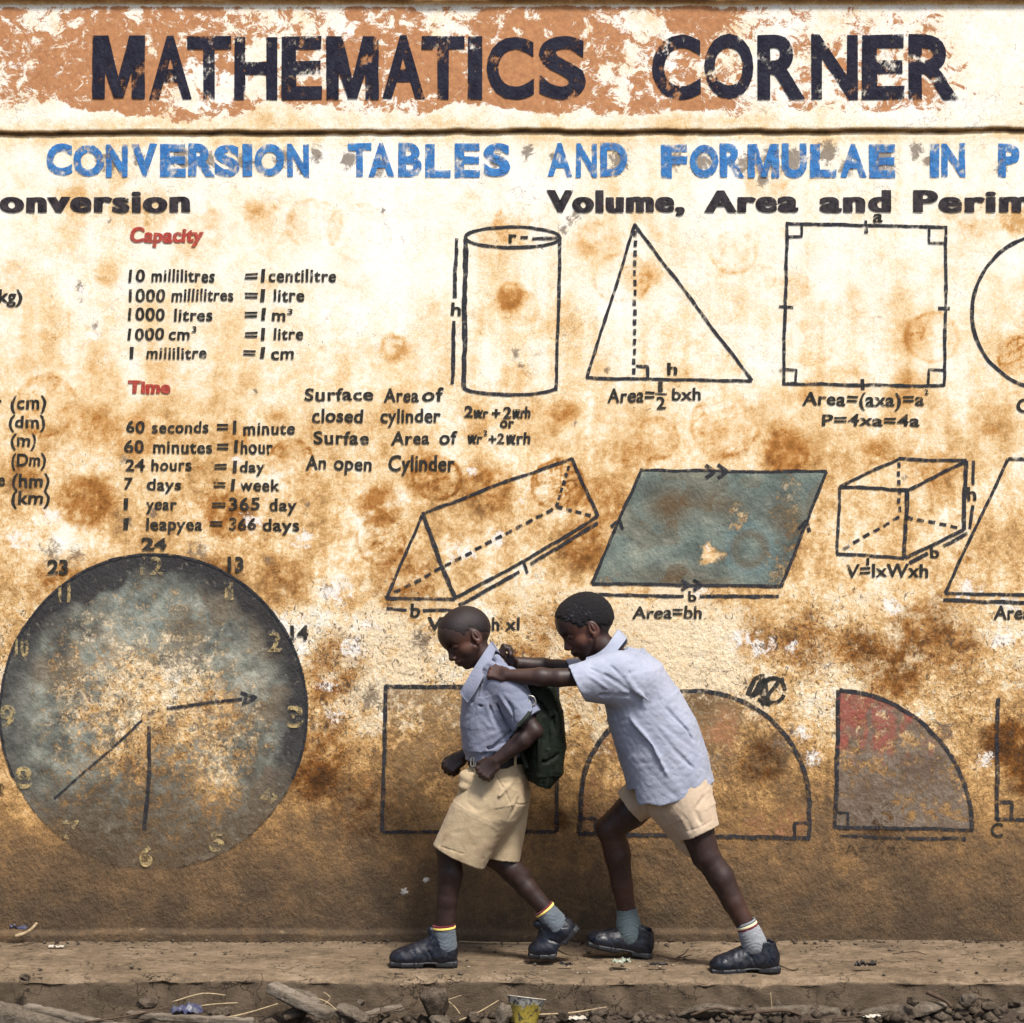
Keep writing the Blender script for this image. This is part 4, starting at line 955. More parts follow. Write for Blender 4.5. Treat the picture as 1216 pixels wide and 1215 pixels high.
def shoe(root, heel, toe, up, ball=None, toe2=None, sc=1.0, side=1):
    """heel/toe are points under the sole; ball/toe2 set when the foot rolls off its toes. Returns shoe object"""
    heel = np.array(heel, float)
    d1 = nrm((np.array(ball if ball is not None else toe)) - heel); up = nrm(np.array(up) - d1 * (np.array(up) @ d1)); sd = np.cross(up, d1)
    A1 = np.array([d1, sd, up]); L = .215 * sc
    def P(x, y, z): return heel + (d1 * x + sd * y + up * z) * sc
    if ball is not None:
        bl = .135
        d2 = nrm(np.array(toe2) - np.array(ball)); up2 = nrm(up - d2 * (up @ d2)); A2 = np.array([d2, sd, up2]); O2 = np.array(ball, float)
        def P2(x, y, z): return O2 + (d2 * (x - bl) + sd * y + up2 * z) * sc
    else: d2, up2, A2, P2 = d1, up, A1, P
    pts = [P(-.02, 0, 0), P(0, 0, .12), P2(.24, 0, 0), P2(.2, 0, .06), P(.1, .06, 0), P(.1, -.06, .1)]
    lo, hi = bounds(pts, .035); v = .0022
    U = Field(lo, hi, v); z0 = .022
    U.ell(P(.042, 0, z0 + .024), np.array([.046, .035, .052]) * sc, A1, k=.01)
    U.cone(P(.042, 0, z0 + .020), P(.040, 0, z0 + .068), .036 * sc, .033 * sc, k=.012)
    U.cone(P(.045, 0, z0 + .018), P(.120, 0, z0 + .016), .034 * sc, .036 * sc, k=.014)
    U.cone(P(.060, 0, z0 + .062), P(.138, 0, z0 + .024), .028 * sc, .028 * sc, k=.018)
    U.ell(P2(.150, 0, z0 + .010), np.array([.055, .040, .036]) * sc, A2, k=.016)
    U.ell(P2(.180, 0, z0 + .008), np.array([.041, .038, .029]) * sc, A2, k=.012)
    U.plane(P(.04, 0, z0 - .004), -up, *bounds([P(-.03, 0, 0), P(.115, 0, 0)], .06) if ball is None else bounds([P(-.02, 0, 0), P(.08, 0, 0)], .03))
    U.plane(P2(.16, 0, z0 - .004), -up2, *bounds([P2(.12, 0, 0), P2(.22, 0, 0)], .05))
    U.cone(P(.038, 0, z0 + .072), P(.030, 0, z0 + .15), .029 * sc, .040 * sc, op='s', k=.004)     # opening
    for q in (-1, 1):
        U.crease([P(.075, q * .036, z0), P(.088, q * .033, z0 + .030), P(.098, q * .020, z0 + .048)], .0034 * sc, .0040)    # quarter seam
        U.crease([P2(.140, q * .040, z0 + .012), P2(.150, q * .030, z0 + .030), P2(.152, 0, z0 + .040)], .0030 * sc, .0020)  # toe-cap crease
        U.crease([P(.012, q * .030, z0 + .012), P(.030, q * .036, z0 + .030), P(.036, q * .034, z0 + .055)], .0026 * sc, .0018)
    U.cone(P(.070, 0, z0 + .070), P(.082, 0, z0 + .096), .018 * sc, .015 * sc, k=.008)
    U.wrinkle(.0011, 85, seed=int(abs(heel[0]) * 1000) % 997)
    sh = U.obj('shoe', M['leather'], root)
    B = Field(lo, hi, v)
    B.loft([(P(-.004, 0, .012), sd, .026 * sc, .012 * sc), (P(.02, 0, .012), sd, .035 * sc, .0125 * sc), (P(.09, 0, .013), sd, .033 * sc, .0115 * sc), (P(.135, 0, .012), sd, .040 * sc, .0115 * sc)], k=.004, pw=4)
    B.loft([(P2(.128, 0, .012), sd, .040 * sc, .0115 * sc), (P2(.17, 0, .012), sd, .042 * sc, .011 * sc), (P2(.205, 0, .013), sd, .031 * sc, .010 * sc), (P2(.220, 0, .014), sd, .014 * sc, .008 * sc)], k=.004, pw=4)
    B.boxr(P(.088, 0, -.002), np.array([.020, .06, .0150]) * sc, A1, rr=.006, op='s', k=.004)
    for q in (-1, 1): B.crease([P(.0, q * .036, .015), P(.06, q * .037, .015), P(.12, q * .040, .015)], .0018 * sc, .0016)
    B.obj('sole', M['sole'], sh)
    # laces and eyelet facing
    K = Field(*bounds([P(.06, 0, z0 + .02), P(.13, 0, z0 + .09)], .04), .0018)
    for j in range(4):
        x = .082 + j * .013; zz = z0 + .084 - j * .0095
        K.cone(P(x, -.017, zz - .006), P(x + .004, 0, zz), .0024, .0026, k=.002); K.cone(P(x + .004, 0, zz), P(x, .017, zz - .006), .0026, .0024, k=.002)
    K.cone(P(.082, 0, z0 + .086), P(.086, -.028, z0 + .072), .0022, .002, k=.002); K.cone(P(.082, 0, z0 + .086), P(.084, .028, z0 + .072), .0022, .002, k=.002)
    K.obj('laces', M['leather'], sh)
    return P
def sock(root, a, b, ra, rb, mat, bands=(), flare=0.0, foot=None):
    a, b = np.array(a, float), np.array(b, float); ax = nrm(b - a); ln = np.linalg.norm(b - a)
    Fd = Field(*bounds([a, b] + ([foot] if foot is not None else []), .06), .0023)
    Fd.cone(a + ax * .002, b, ra, rb, k=.004)
    Fd.cone(a + ax * ln * .55, a + ax * ln * .8, rb * 1.02, rb * 1.1, k=.012)
    if foot is not None: Fd.cone(b, foot, rb * .90, rb * .70, k=.012)
    Fd.plane(a, -ax); Fd.cone(a - ax * .02, a + ax * .008, ra - .003, ra - .003, op='s', k=.002)
    Fd.put(lambda X, Y, Z: (.0006 * np.sin(((X - a[0]) * ax[0] + (Y - a[1]) * ax[1] * .6 + (Z - a[2]) * ax[2]) * 420 + 3.5 * np.sin(X * 90 + Y * 70) + 2 * np.sin(Z * 130 + X * 60)) *
           np.clip(((X - a[0]) * ax[0] + (Y - a[1]) * ax[1] + (Z - a[2]) * ax[2]) / .015 - .6, 0, 1)).astype(np.float32), Fd.lo, Fd.lo + Fd.v * Fd.n, '+')
    so_ = Fd.obj('sock', M[mat], root)
    for (t0, t1, m, ex) in bands:
        G = Field(*bounds([a, b], .06), .0017)
        r0 = ra + (rb - ra) * (t0 / ln)
        G.cone(a + ax * (t0 - .03), a + ax * (t1 + .03), r0 + ex, r0 + ex, k=.002); G.plane(a + ax * t0, -ax); G.plane(a + ax * t1, ax)
        G.obj('sock_band', M[m], so_)
    return so_
def sheet(name, rows, th, mat, root, sub=2):
    """small cloth flap: grid of 3-D points thickened; rows = list of lists"""
    R_ = np.array(rows, float); a, b = R_.shape[:2]
    # refine bilinearly with smoothing
    na, nb = (a - 1) * 6 + 1, (b - 1) * 6 + 1
    ia = np.linspace(0, a - 1, na); ib = np.linspace(0, b - 1, nb)
    def cr(Q, t):
        i = np.minimum(np.floor(t).astype(int), len(Q) - 2); f = (t - i)[:, None, None] if Q.ndim == 3 else (t - i)[:, None]
        p0 = Q[np.maximum(i - 1, 0)]; p1 = Q[i]; p2 = Q[i + 1]; p3 = Q[np.minimum(i + 2, len(Q) - 1)]
        return .5 * (2 * p1 + (p2 - p0) * f + (2 * p0 - 5 * p1 + 4 * p2 - p3) * f ** 2 + (3 * p1 - p0 - 3 * p2 + p3) * f ** 3)
    G = cr(R_, ia); G = np.swapaxes(cr(np.swapaxes(G, 0, 1), ib), 0, 1)
    du = np.gradient(G, axis=0); dv = np.gradient(G, axis=1); N = np.cross(du, dv); N /= np.linalg.norm(N, axis=2)[..., None] + 1e-9
    top = (G + N * th / 2).reshape(-1, 3); bot = (G - N * th / 2).reshape(-1, 3); n = na * nb
    f = grid_faces(na, nb); fb = f[:, ::-1] + n; rim = []
    bd = [(i, 0) for i in range(na)] + [(na - 1, j) for j in range(1, nb)] + [(i, nb - 1) for i in range(na - 2, -1, -1)] + [(0, j) for j in range(nb - 2, 0, -1)]
    bi = [i * nb + j for i, j in bd]
    for p, q in zip(bi, bi[1:] + bi[:1]): rim.append((p, q, q + n, p + n))
    return mesh_obj(name, np.concatenate([top, bot]), np.concatenate([f, fb, np.array(rim)]), mat, root)
def hair_cap(hd, mat, root, thick, front=.055, glint=None, seed=0, amp=.001, nape=-.035):
    L, A, sc = hd['L'], hd['A'], hd['sc']
    Fd = Field(*bounds([hd['O']], .135), .0020)
    for c, r in (((-.006, 0, .020), (.088, .070, .080)), ((.022, 0, .028), (.062, .062, .066)), ((-.038, 0, .008), (.056, .062, .060))):
        Fd.ell(L(*c), (np.array(r) + thick) * sc, A, k=.012)
    # hairline: forehead, temple, round the ear, nape
    O, f, u = hd['O'], hd['f'], hd['u']
    def cut(X, Y, Z):
        a = ((X - O[0]) * f[0] + (Y - O[1]) * f[1] + (Z - O[2]) * f[2]) / sc; c = ((X - O[0]) * u[0] + (Y - O[1]) * u[1] + (Z - O[2]) * u[2]) / sc
        lim = np.interp(a, [-.12, -.05, -.022, -.006, .012, .030, .040, .055, .075], [nape - .012, nape, -.020, .008, .004, .000, .022, front - .01, front + .012])
        return (lim - c).astype(np.float32)
    def taper(X, Y, Z):
        wob = .004 * (np.sin(X * 300 + Z * 170) + np.sin(Z * 410 - X * 90 + Y * 200))
        return ((thick + .0012) * np.clip(1 - (-cut(X, Y, Z) + wob) / .016, 0, 1.6)).astype(np.float32)
    Fd.put(taper, Fd.lo, Fd.lo + Fd.v * Fd.n, '+')
    Fd.put(lambda X, Y, Z: cut(X, Y, Z) - .008, Fd.lo, Fd.lo + Fd.v * Fd.n, 'i')
    Fd.wrinkle(amp, 300, seed=seed)
    def at(v):
        c = glint; q = (v - O) / sc
        a, s_, w = q @ f, q @ hd['s'], q @ u
        return dict(glint=np.exp(-(((a - c[0]) / .04) ** 2 + ((w - c[1]) / .03) ** 2)) if c else np.zeros(len(v)))
    return Fd.obj('hair', mat, root, attrs=at)
def person(x, y, label):
    e = empty('person', (x, y, 0)); tag(e, label, 'person', 'schoolboys pushing along the wall'); return e
SKV = .0022

# ================================================================== boy in front, being pushed
def boy_front():
    root = person(-.16, -.40, 'boy in front, head down, tucked blue shirt, long khaki shorts, wearing the bag')
    parts = []
    lo, hi = (-.42, -.62, -.0), (.27, -.18, 1.22)
    Bd = Field(lo, hi, SKV)
    hd = head(Bd, V(553.5, 755, -.387), math.radians(33), math.radians(21), .965)
    # neck, trunk (hidden by the shirt)
    Bd.cone(V(566, 772, -.385), V(590, 802, -.385), .041, .044, k=.016)
    Bd.loft([(V(590, 806, -.385), (-1, 0, 0), .05, .09), (V(589, 850, -.385), (-1, 0, 0), .085, .11), (V(592, 925, -.385), (-1, 0, 0), .075, .10)], k=.02)
    # near arm
    sh, el, wr, fc = V(604, 822, -.500), V(634, 868, -.530), V(590, 903, -.530), V(567, 924, -.53)
    Bd.limb([sh, sh + (el - sh) * .6, el], [.037, .033, .0275], k=.01)
    Bd.limb([el, el + (wr - el) * .3, wr], [.0275, .031, .0205], k=.01)
    Bd.ell(el + np.array([.008, 0, -.004]), (.018, .020, .018), k=.012)
    fist(Bd, wr + (wr - el) * .04, fc - wr + np.array([0, -.004, 0]), (-.35, -1, .25), .80, 1.0)
    # far arm
    sh, el, wr, fc = V(580, 825, -.275), V(584, 880, -.26), V(548, 899, -.285), V(528, 915, -.30)
    Bd.limb([sh, el], [.036, .028], k=.01); Bd.limb([el, el + (wr - el) * .3, wr], [.028, .031, .022], k=.01)
    fist(Bd, wr, fc - wr, (-.2, -.9, .55), .80, .9)
    # legs
    lower_leg(Bd, V(585, 945, -.445), V(533, 1008, -.43), V(528, 1106, -.42), (1, 0, .05), .058, .043, .043, .031)
    lower_leg(Bd, V(606, 945, -.33), V(586, 1014, -.345), V(650, 1082, -.355), (.55, 0, .83) if False else (.45, 0, .75), .055, .043, .043, .028)
    def at(v):
        q = v - hd['O']; a, s_, c = q @ hd['f'], q @ hd['s'], q @ hd['u']
        hdm = np.linalg.norm(q, axis=1) < .16
        warm = np.where(hdm, .55 * np.exp(-(((a - .045) / .03) ** 2 + ((c + .018) / .028) ** 2)) + .5 * np.exp(-(((a + .0) / .03) ** 2 + ((c + .03) / .03) ** 2)) * (np.abs(s_) > .04) + .35 * np.exp(-((a - .085) / .02) ** 2 - ((c + .05) / .02) ** 2), .0)
        for p in (V(560, 930, -.55), V(583, 1040, -.42)): warm = np.maximum(warm, .12 * np.exp(-(np.linalg.norm(v - p, axis=1) / .05) ** 2))
        dark = np.where(hdm, .9 * np.exp(-(((a - .075) / .014) ** 2 + ((np.abs(s_) - .030) / .014) ** 2 + ((c + .0135) / .0032) ** 2)) + .7 * np.exp(-(((a - .07) / .02) ** 2 + ((np.abs(s_) - .028) / .02) ** 2 + ((c - .013) / .004) ** 2)) + .8 * np.exp(-((c + .0645) / .0022) ** 2) * (a > .07), 0)
        return dict(warm=warm, dark=np.clip(dark, 0, 1))
    parts.append(Bd.obj('body', M['skin'], None, attrs=at))
    parts.append(hair_cap(hd, M['hair_short'], None, .0010, .050, None, 3, .0003))
    # shirt
    Sf = Field((-.24, -.62, .62), (.16, -.18, 1.10), .003)
    u = (-1, 0, 0)
    Sf.loft([(V(590, 792, -.385), u, .040, .060), (V(589, 806, -.385), u, .072, .115), (V(587, 830, -.385), u, .108, .128), (V(587, 858, -.387), u, .112, .126), (V(587, 884, -.388), u, .105, .122), (V(588, 893, -.388), u, .097, .113), (V(589, 901.5, -.388), u, .085, .104)], k=.02, pw=2.2)
    for (a, b, ra, rb) in ((V(600, 812, -.48), V(625, 853, -.515), .058, .053), (V(578, 815, -.30), V(575, 850, -.27), .055, .050)):
        ax = nrm(b - a); Sf.cone(a, b + ax * .03, ra, rb, k=.03)
    a, b = V(600, 812, -.48), V(625.5, 854, -.515)
    # sleeve mouth
    n1 = nrm(V(629, 859, 0) - V(600, 813, 0)); n1 = nrm(np.array([n1[0] * .6 + .25, -.05, n1[2]]))
    bx = (V(606, 850, -.62) - np.array([0, 0, .16]), V(655, 830, -.46) + np.array([.03, 0, .02]))
    Sf.plane(b + nrm(b - a) * .006, nrm(b - a) + np.array([.12, 0, .05]), np.minimum(*bx), np.maximum(*bx))
    Sf.cone(b - nrm(b - a) * .03, b + nrm(b - a) * .05, .034, .050, op='s', k=.004)
    g = lambda x, y, d=-.50: V(x, y, d)
    # pulled cloth from the gripping fist to the hem, and gathers at the waist
    Sf.crease([g(583, 808, -.49), g(592, 835, -.512), g(606, 868, -.505)], .009, .012)
    Sf.crease([g(588, 806, -.49), g(602, 826, -.54), g(622, 848, -.56)], .008, -.009)
    Sf.crease([g(578, 812, -.485), g(579, 840, -.51), g(590, 868, -.51)], .008, -.008)
    Sf.crease([g(572, 806, -.47), g(566, 826, -.49), g(560, 836, -.48)], .008, .010)
    Sf.crease([g(596, 815, -.52), g(608, 840, -.55), g(612, 862, -.545)], .006, .007)
    Sf.crease([g(556, 832, -.465), g(572, 838, -.50), g(588, 833, -.505)], .007, .006)
    Sf.crease([g(614, 862, -.49), g(596, 880, -.51), g(570, 897, -.49)], .008, .010)
    Sf.crease([g(610, 875, -.49), g(592, 892, -.50), g(578, 902, -.49)], .006, .008)
    Sf.crease([g(606, 862, -.50), g(585, 872, -.51), g(560, 884, -.48)], .008, -.006)
    Sf.crease([g(612, 885, -.49), g(598, 897, -.495), g(590, 903, -.49)], .006, -.006)
    Sf.crease([g(556, 870, -.45), g(566, 890, -.48), g(570, 902, -.48)], .006, .006)
    for pts in ([g(617, 859, -.56), g(629, 850, -.575), g(640, 838, -.56)], [g(566, 838, -.50), g(562, 862, -.485), g(563, 885, -.48)], [g(601, 796, -.46), g(606, 806, -.51), g(603, 826, -.54), g(600, 846, -.53)]):
        Sf.crease(pts, .0030, .0034)
    for pts, w, dp in (([g(588, 812, -.51), g(600, 838, -.55), g(610, 852, -.55)], .007, -.007), ([g(575, 815, -.49), g(584, 850, -.515), g(600, 876, -.51)], .008, .008), ([g(566, 845, -.49), g(580, 862, -.51), g(606, 868, -.50)], .007, -.005), ([g(560, 880, -.47), g(580, 888, -.505), g(604, 880, -.50)], .006, .007), ([g(558, 893, -.46), g(574, 899, -.49), g(596, 895, -.495)], .005, -.006)):
        Sf.crease(pts, w, dp)
    Sf.wrinkle(.0024, 28, seed=5, stretch=(1, .7, .6), rot=.6); Sf.wrinkle(.0010, 80, seed=6)
    st = Sf.obj('shirt', M['shirt1']); parts.append(st)
    # open collar flap pulled up by the hands
    def cl(px, py, y): return V(px, py, y)
    parts.append(sheet('collar', [
        [cl(583, 762, -.392), cl(573, 778, -.440), cl(562, 795, -.466), cl(553, 810, -.478), cl(546.5, 822, -.476)],
        [cl(586, 767, -.397), cl(578, 783, -.455), cl(568, 801, -.488), cl(559, 817, -.496), cl(550.5, 828, -.486)],
        [cl(588.5, 771, -.400), cl(582, 788, -.462), cl(573, 806, -.498), cl(564.5, 822, -.504), cl(555.5, 834, -.490)]], .0035, M['shirt1'], None))
    parts.append(sheet('collar', [
        [cl(583, 762, -.388), cl(585, 764, -.355), cl(578, 775, -.318)],
        [cl(587, 768, -.390), cl(590, 771, -.350), cl(584, 783, -.308)],
        [cl(589, 773, -.392), cl(594, 778, -.348), cl(588, 790, -.300)]], .0035, M['shirt1'], None))
    # shirt bunched in the near fist
    Bf = Field(*bounds([V(585, 800, -.49)], .075), .0024)
    for (x, y, d, x2, y2, d2, r) in ((578, 793, -.485, 596, 818, -.50, .010), (584, 789, -.485, 606, 812, -.50, .011), (575, 800, -.48, 583, 824, -.495, .009), (590, 782, -.45, 606, 806, -.48, .013)):
        Bf.cone(V(x, y, d), V(x2, y2, d2), r, r * 1.5, k=.02)
    Bf.wrinkle(.002, 70, seed=9); Bf.obj('gathered_cloth', M['shirt1'], st)
    Pk = Field(*bounds([V(560, 850, -.46)], .06), .0024)
    # shorts
    Hf = Field((-.34, -.60, .22), (.14, -.18, .72), .003)
    Hf.cg = 1.15
    Hf.loft([(V(589, 905, -.388), u, .090, .108), (V(592, 925, -.388), u, .098, .118), (V(594, 948, -.388), u, .096, .122), (V(590, 968, -.388), u, .075, .11)], k=.02, cut1=False)
    tu = nrm(V(578, 1026, 0) - V(512, 1006, 0))
    Hf.loft([(V(588, 930, -.430), tu, .085, .070), (V(568, 968, -.440), tu, .094, .078), (V(545, 1017, -.435), tu, .093, .076)], k=.02)
    Hf.loft([(V(606, 935, -.345), (1, 0, .1), .070, .065), (V(603, 975, -.345), (1, 0, .1), .062, .064), (V(596, 1019, -.345), (1, 0, .1), .060, .064)], k=.012)
    Hf.loft([(V(549, 1008, -.435), tu, .080, .064), (V(541, 1026, -.435), tu, .086, .070)], op='s', k=.003, cut0=True)
    Hf.loft([(V(598, 1008, -.345), (1, 0, .1), .050, .054), (V(596, 1030, -.345), (1, 0, .1), .054, .058)], op='s', k=.003)
    for pts, w, dp in (([g(556, 934, -.48), g(552, 950, -.505), g(566, 962, -.52), g(590, 958, -.53)], .008, .010), ([g(618, 940, -.49), g(596, 965, -.53), g(562, 986, -.535), g(530, 990, -.50)], .008, .010),
        ([g(612, 925, -.49), g(590, 948, -.525), g(560, 966, -.53)], .010, -.006), ([g(612, 960, -.50), g(590, 992, -.52), g(560, 1008, -.52)], .008, .008), ([g(575, 912, -.49), g(572, 935, -.51), g(580, 955, -.52)], .006, .006),
        ([g(540, 968, -.50), g(528, 990, -.50), g(522, 1006, -.48)], .007, .006), ([g(600, 975, -.51), g(580, 1000, -.525), g(574, 1020, -.50)], .008, -.006), ([g(556, 975, -.53), g(545, 994, -.53), g(543, 1012, -.52)], .007, -.005),
        ([g(616, 946, -.48), g(602, 985, -.50), g(590, 1016, -.47)], .008, .012), ([g(620, 930, -.48), g(616, 915, -.47)], .005, .006), ([g(511, 1001, -.47), g(543, 1012, -.515), g(579, 1021, -.48)], .0028, .0036), ([g(583, 912, -.495), g(600, 940, -.51), g(612, 970, -.49)], .0028, .0034)):
        Hf.crease(pts, w, dp)
    Hf.wrinkle(.0018, 26, seed=15, rot=-.5, stretch=(1, .6, .6)); Hf.wrinkle(.0007, 80, seed=16)
    hs = Hf.obj('shorts', M['short1']); parts.append(hs)
    # pocket flap bulging at the front of the hip
    Q = Field(*bounds([V(557, 925, -.45)], .07), .0026)
    Q.ell(V(557, 924, -.45), (.032, .030, .030), k=.01); Q.ell(V(552, 934, -.46), (.022, .02, .016), k=.01); Q.wrinkle(.003, 60, seed=2); Q.obj('pocket', M['short1'], hs)
    # belt with buckle and loops
    G = Field((-.22, -.56, .66), (.12, -.22, .76), .0024)
    bst = [(V(589, 898, -.388), (-1, 0, .0), .094, .114), (V(589, 908.5, -.388), (-1, 0, 0), .094, .113)]
    G.loft(bst, k=.002); bt = G.obj('belt', M['belt']); parts.append(bt)
    bm = ([], [])
    c = V(562, 905, -.478)
    for dx, dz, sx, sz in ((-.008, 0, .003, .030), (.008, 0, .003, .030), (0, .0135, .019, .003), (0, -.0135, .019, .003), (.002, 0, .003, .026)): box(bm, (c[0] + dx, c[1], c[2] + dz), (sx, .005, sz))
    mesh_obj('buckle', *bm, M['metal'], bt, smooth=False)
    for px in (575, 612):
        bm = ([], []); yy = -.388 - .114 * math.sqrt(max(0, 1 - ((V(px, 900, -.47)[0] - V(589, 900, -.388)[0]) / .096) ** 2)) - .002
        c = V(px, 904, yy); box(bm, tuple(c), (.009, .006, .036)); mesh_obj('belt_loop', *bm, M['short1'], bt, smooth=False)
    # socks and shoes
    parts.append(sock(None, V(527, 1098, -.42), V(529, 1126, -.42), .0365, .034, 'sockg', ((.000, .006, 'maroon', .0014), (.006, .0135, 'yellow', .0022)), foot=V(518, 1134, -.42)))
    parts.append(sock(None, V(645, 1078, -.355), V(664, 1102, -.355), .0350, .035, 'sockg', ((.0, .0055, 'maroon', .0012), (.0055, .013, 'yellow', .002)), foot=V(657, 1116, -.355)))
    n0 = len(S.collection.objects)
    shoe(None, V(542, 1148, -.42), V(464, 1148, -.42), (0, 0, 1), sc=1.0)
    parts.append([o for o in S.collection.objects if o.name.startswith('shoe') and o.parent is None][-1])
    h = V(688, 1104, -.355); bpt = V(657, 1138, -.355)
    shoe(None, h, None, (-.72, 0, .70) if False else (-.74, 0, .67), ball=bpt, toe2=bpt + np.array([-.1, 0, .000]), sc=.98)
    parts.append([o for o in S.collection.objects if o.name.startswith('shoe') and o.parent is None][-1])
    attach(root, [p for p in parts if p is not None])
    return root

# ================================================================== boy behind, pushing
def boy_behind():
    root = person(.55, -.40, 'boy behind leaning forward with arms outstretched, pale blue shirt hanging out')
    parts = []
    Bd = Field((-.13, -.66, 0), (.92, -.17, 1.25), SKV)
    hd = head(Bd, V(695.5, 742, -.400), math.radians(28), math.radians(7), 1.03)
    Bd.cone(V(710, 762, -.40), V(738, 790, -.40), .042, .046, k=.016)
    ut = nrm(V(840, 880, 0) - V(735, 905, 0))
    Bd.loft([(V(742, 795, -.40), ut, .06, .10), (V(765, 845, -.40), ut, .09, .115), (V(800, 930, -.40), ut, .085, .11)], k=.02)
    # near arm, fist in the other boy's shirt
    sh, el, wr, fc = V(735, 800, -.525), V(664, 805, -.555), V(602, 802.5, -.525), V(580, 796, -.50)
    Bd.limb([sh, sh + (el - sh) * .6, el], [.038, .032, .0285], k=.01); Bd.limb([el, el + (wr - el) * .35, wr], [.0285, .030, .0205], k=.01)
    fist(Bd, wr, fc - wr, (.28, -.80, .55), .80, 1.0)
    sh, el, wr, fc = V(738, 795, -.285), V(662, 794, -.26), V(608, 787, -.31), V(590, 772, -.335)
    Bd.limb([sh, el], [.036, .029], k=.01); Bd.limb([el, el + (wr - el) * .35, wr], [.029, .029, .021], k=.01)
    fist(Bd, wr + nrm(fc - wr) * -.004, fc - wr, (-.75, -.35, .55), .80, .9)
    lower_leg(Bd, V(780, 938, -.33), V(724, 984, -.30), V(746, 1092, -.27), (1, 0, -.1), .060, .046, .046, .0285)
    lower_leg(Bd, V(812, 940, -.475), V(838, 1016, -.49), V(889, 1106, -.50), (.87, 0, .48), .060, .046, .046, .0285)
    def at(v):
        q = v - hd['O']; a, s_, c = q @ hd['f'], q @ hd['s'], q @ hd['u']
        hdm = np.linalg.norm(q, axis=1) < .165
        warm = np.where(hdm, .85 * np.exp(-(((a - .045) / .035) ** 2 + ((c + .02) / .032) ** 2)) + .6 * np.exp(-((a / .03) ** 2 + ((c + .03) / .03) ** 2)) * (np.abs(s_) > .04) + .5 * np.exp(-((a - .09) / .02) ** 2 - ((c + .04) / .02) ** 2), .0)
        for p in (V(578, 800, -.5), V(730, 1000, -.30), V(745, 1060, -.3), V(880, 1080, -.5), V(620, 806, -.52)): warm = np.maximum(warm, .28 * np.exp(-(np.linalg.norm(v - p, axis=1) / .06) ** 2))
        dark = np.where(hdm, .9 * np.exp(-(((a - .077) / .014) ** 2 + ((np.abs(s_) - .031) / .014) ** 2 + ((c + .014) / .0034) ** 2)) + .7 * np.exp(-(((a - .07) / .02) ** 2 + ((np.abs(s_) - .028) / .02) ** 2 + ((c - .013) / .004) ** 2)) + .8 * np.exp(-((c + .0665) / .0022) ** 2) * (a > .07), 0)
        return dict(warm=warm, dark=np.clip(dark, 0, 1))
    parts.append(Bd.obj('body', M['skin'], None, attrs=at))
    parts.append(hair_cap(hd, M['hair'], None, .0036, .046, (.02, .045), 8, .0017))
    # shirt
    Sf = Field((.14, -.68, .40), (.76, -.16, 1.13), .003)
    def C(px, py): return V(px, py, -.405)
    Sf.loft([(C(733, 778), ut, .045, .065), (C(741, 790), ut, .085, .120), (C(752, 808), ut, .108, .142), (C(765, 840), ut, .128, .146), (C(779, 872), ut, .140, .146), (C(790, 905), ut, .140, .146), (C(797, 935), ut, .142, .144), (C(804, 968), ut, .144, .146), (C(812, 1000), ut, .144, .146)], k=.02, pw=2.3)
    a, b = V(733, 800, -.51), V(686, 811, -.545); ax = nrm(b - a)
    Sf.cone(a, b + ax * .02, .072, .060, k=.035); Sf.cone(V(752, 812, -.50), V(715, 812, -.52), .072, .060, k=.03)
    a2, b2 = V(735, 798, -.30), V(684, 801, -.27); ax2 = nrm(b2 - a2); Sf.cone(a2, b2 + ax2 * .02, .062, .052, k=.03)
    bx = (V(650, 850, -.68), V(712, 770, -.16))
    hn = nrm(V(676, 792, 0) - V(694, 830, 0)); cutn = np.array([-hn[2], 0, hn[0]]); cutn = cutn if cutn[0] < 0 else -cutn
    lo_, hi_ = np.minimum(*bx), np.maximum(*bx)
    Sf.plane(V(685, 811, -.54), cutn, lo_, hi_)
    Sf.cone(V(700, 808, -.535), b + ax * .05, .036, .056, op='s', k=.004); Sf.cone(V(700, 800, -.28), b2 + ax2 * .05, .034, .048, op='s', k=.004)
    # hem line
    hx = np.array([700, 736, 744, 754, 756.5, 760, 770, 783, 800, 822, 838, 846, 870]); hy = np.array([930, 933, 939, 937, 953, 956, 953.5, 957, 953, 947, 939, 930, 925])
    def hemc(X, Y, Z):
        d = CAMD + Y; px = 608 + X * F / d; py = 607.5 - (Z - CAMH) * F / d
        tw = np.clip((Y + .405) / .1, -1, 1)
        return ((py - np.interp(px, hx, hy) + (tw + 1) * 2.0) / 360).astype(np.float32)
    Sf.put(lambda X, Y, Z: hemc(X + 0 * Z, Y, Z), (-1, -.7, .38), (.8, 0, .64), 'i')
    Sf.loft([(C(795, 922), ut, .128, .132), (C(812, 1000), ut, .136, .140)], op='s', k=.004)
    g = lambda x, y, d=-.55: V(x, y, d)
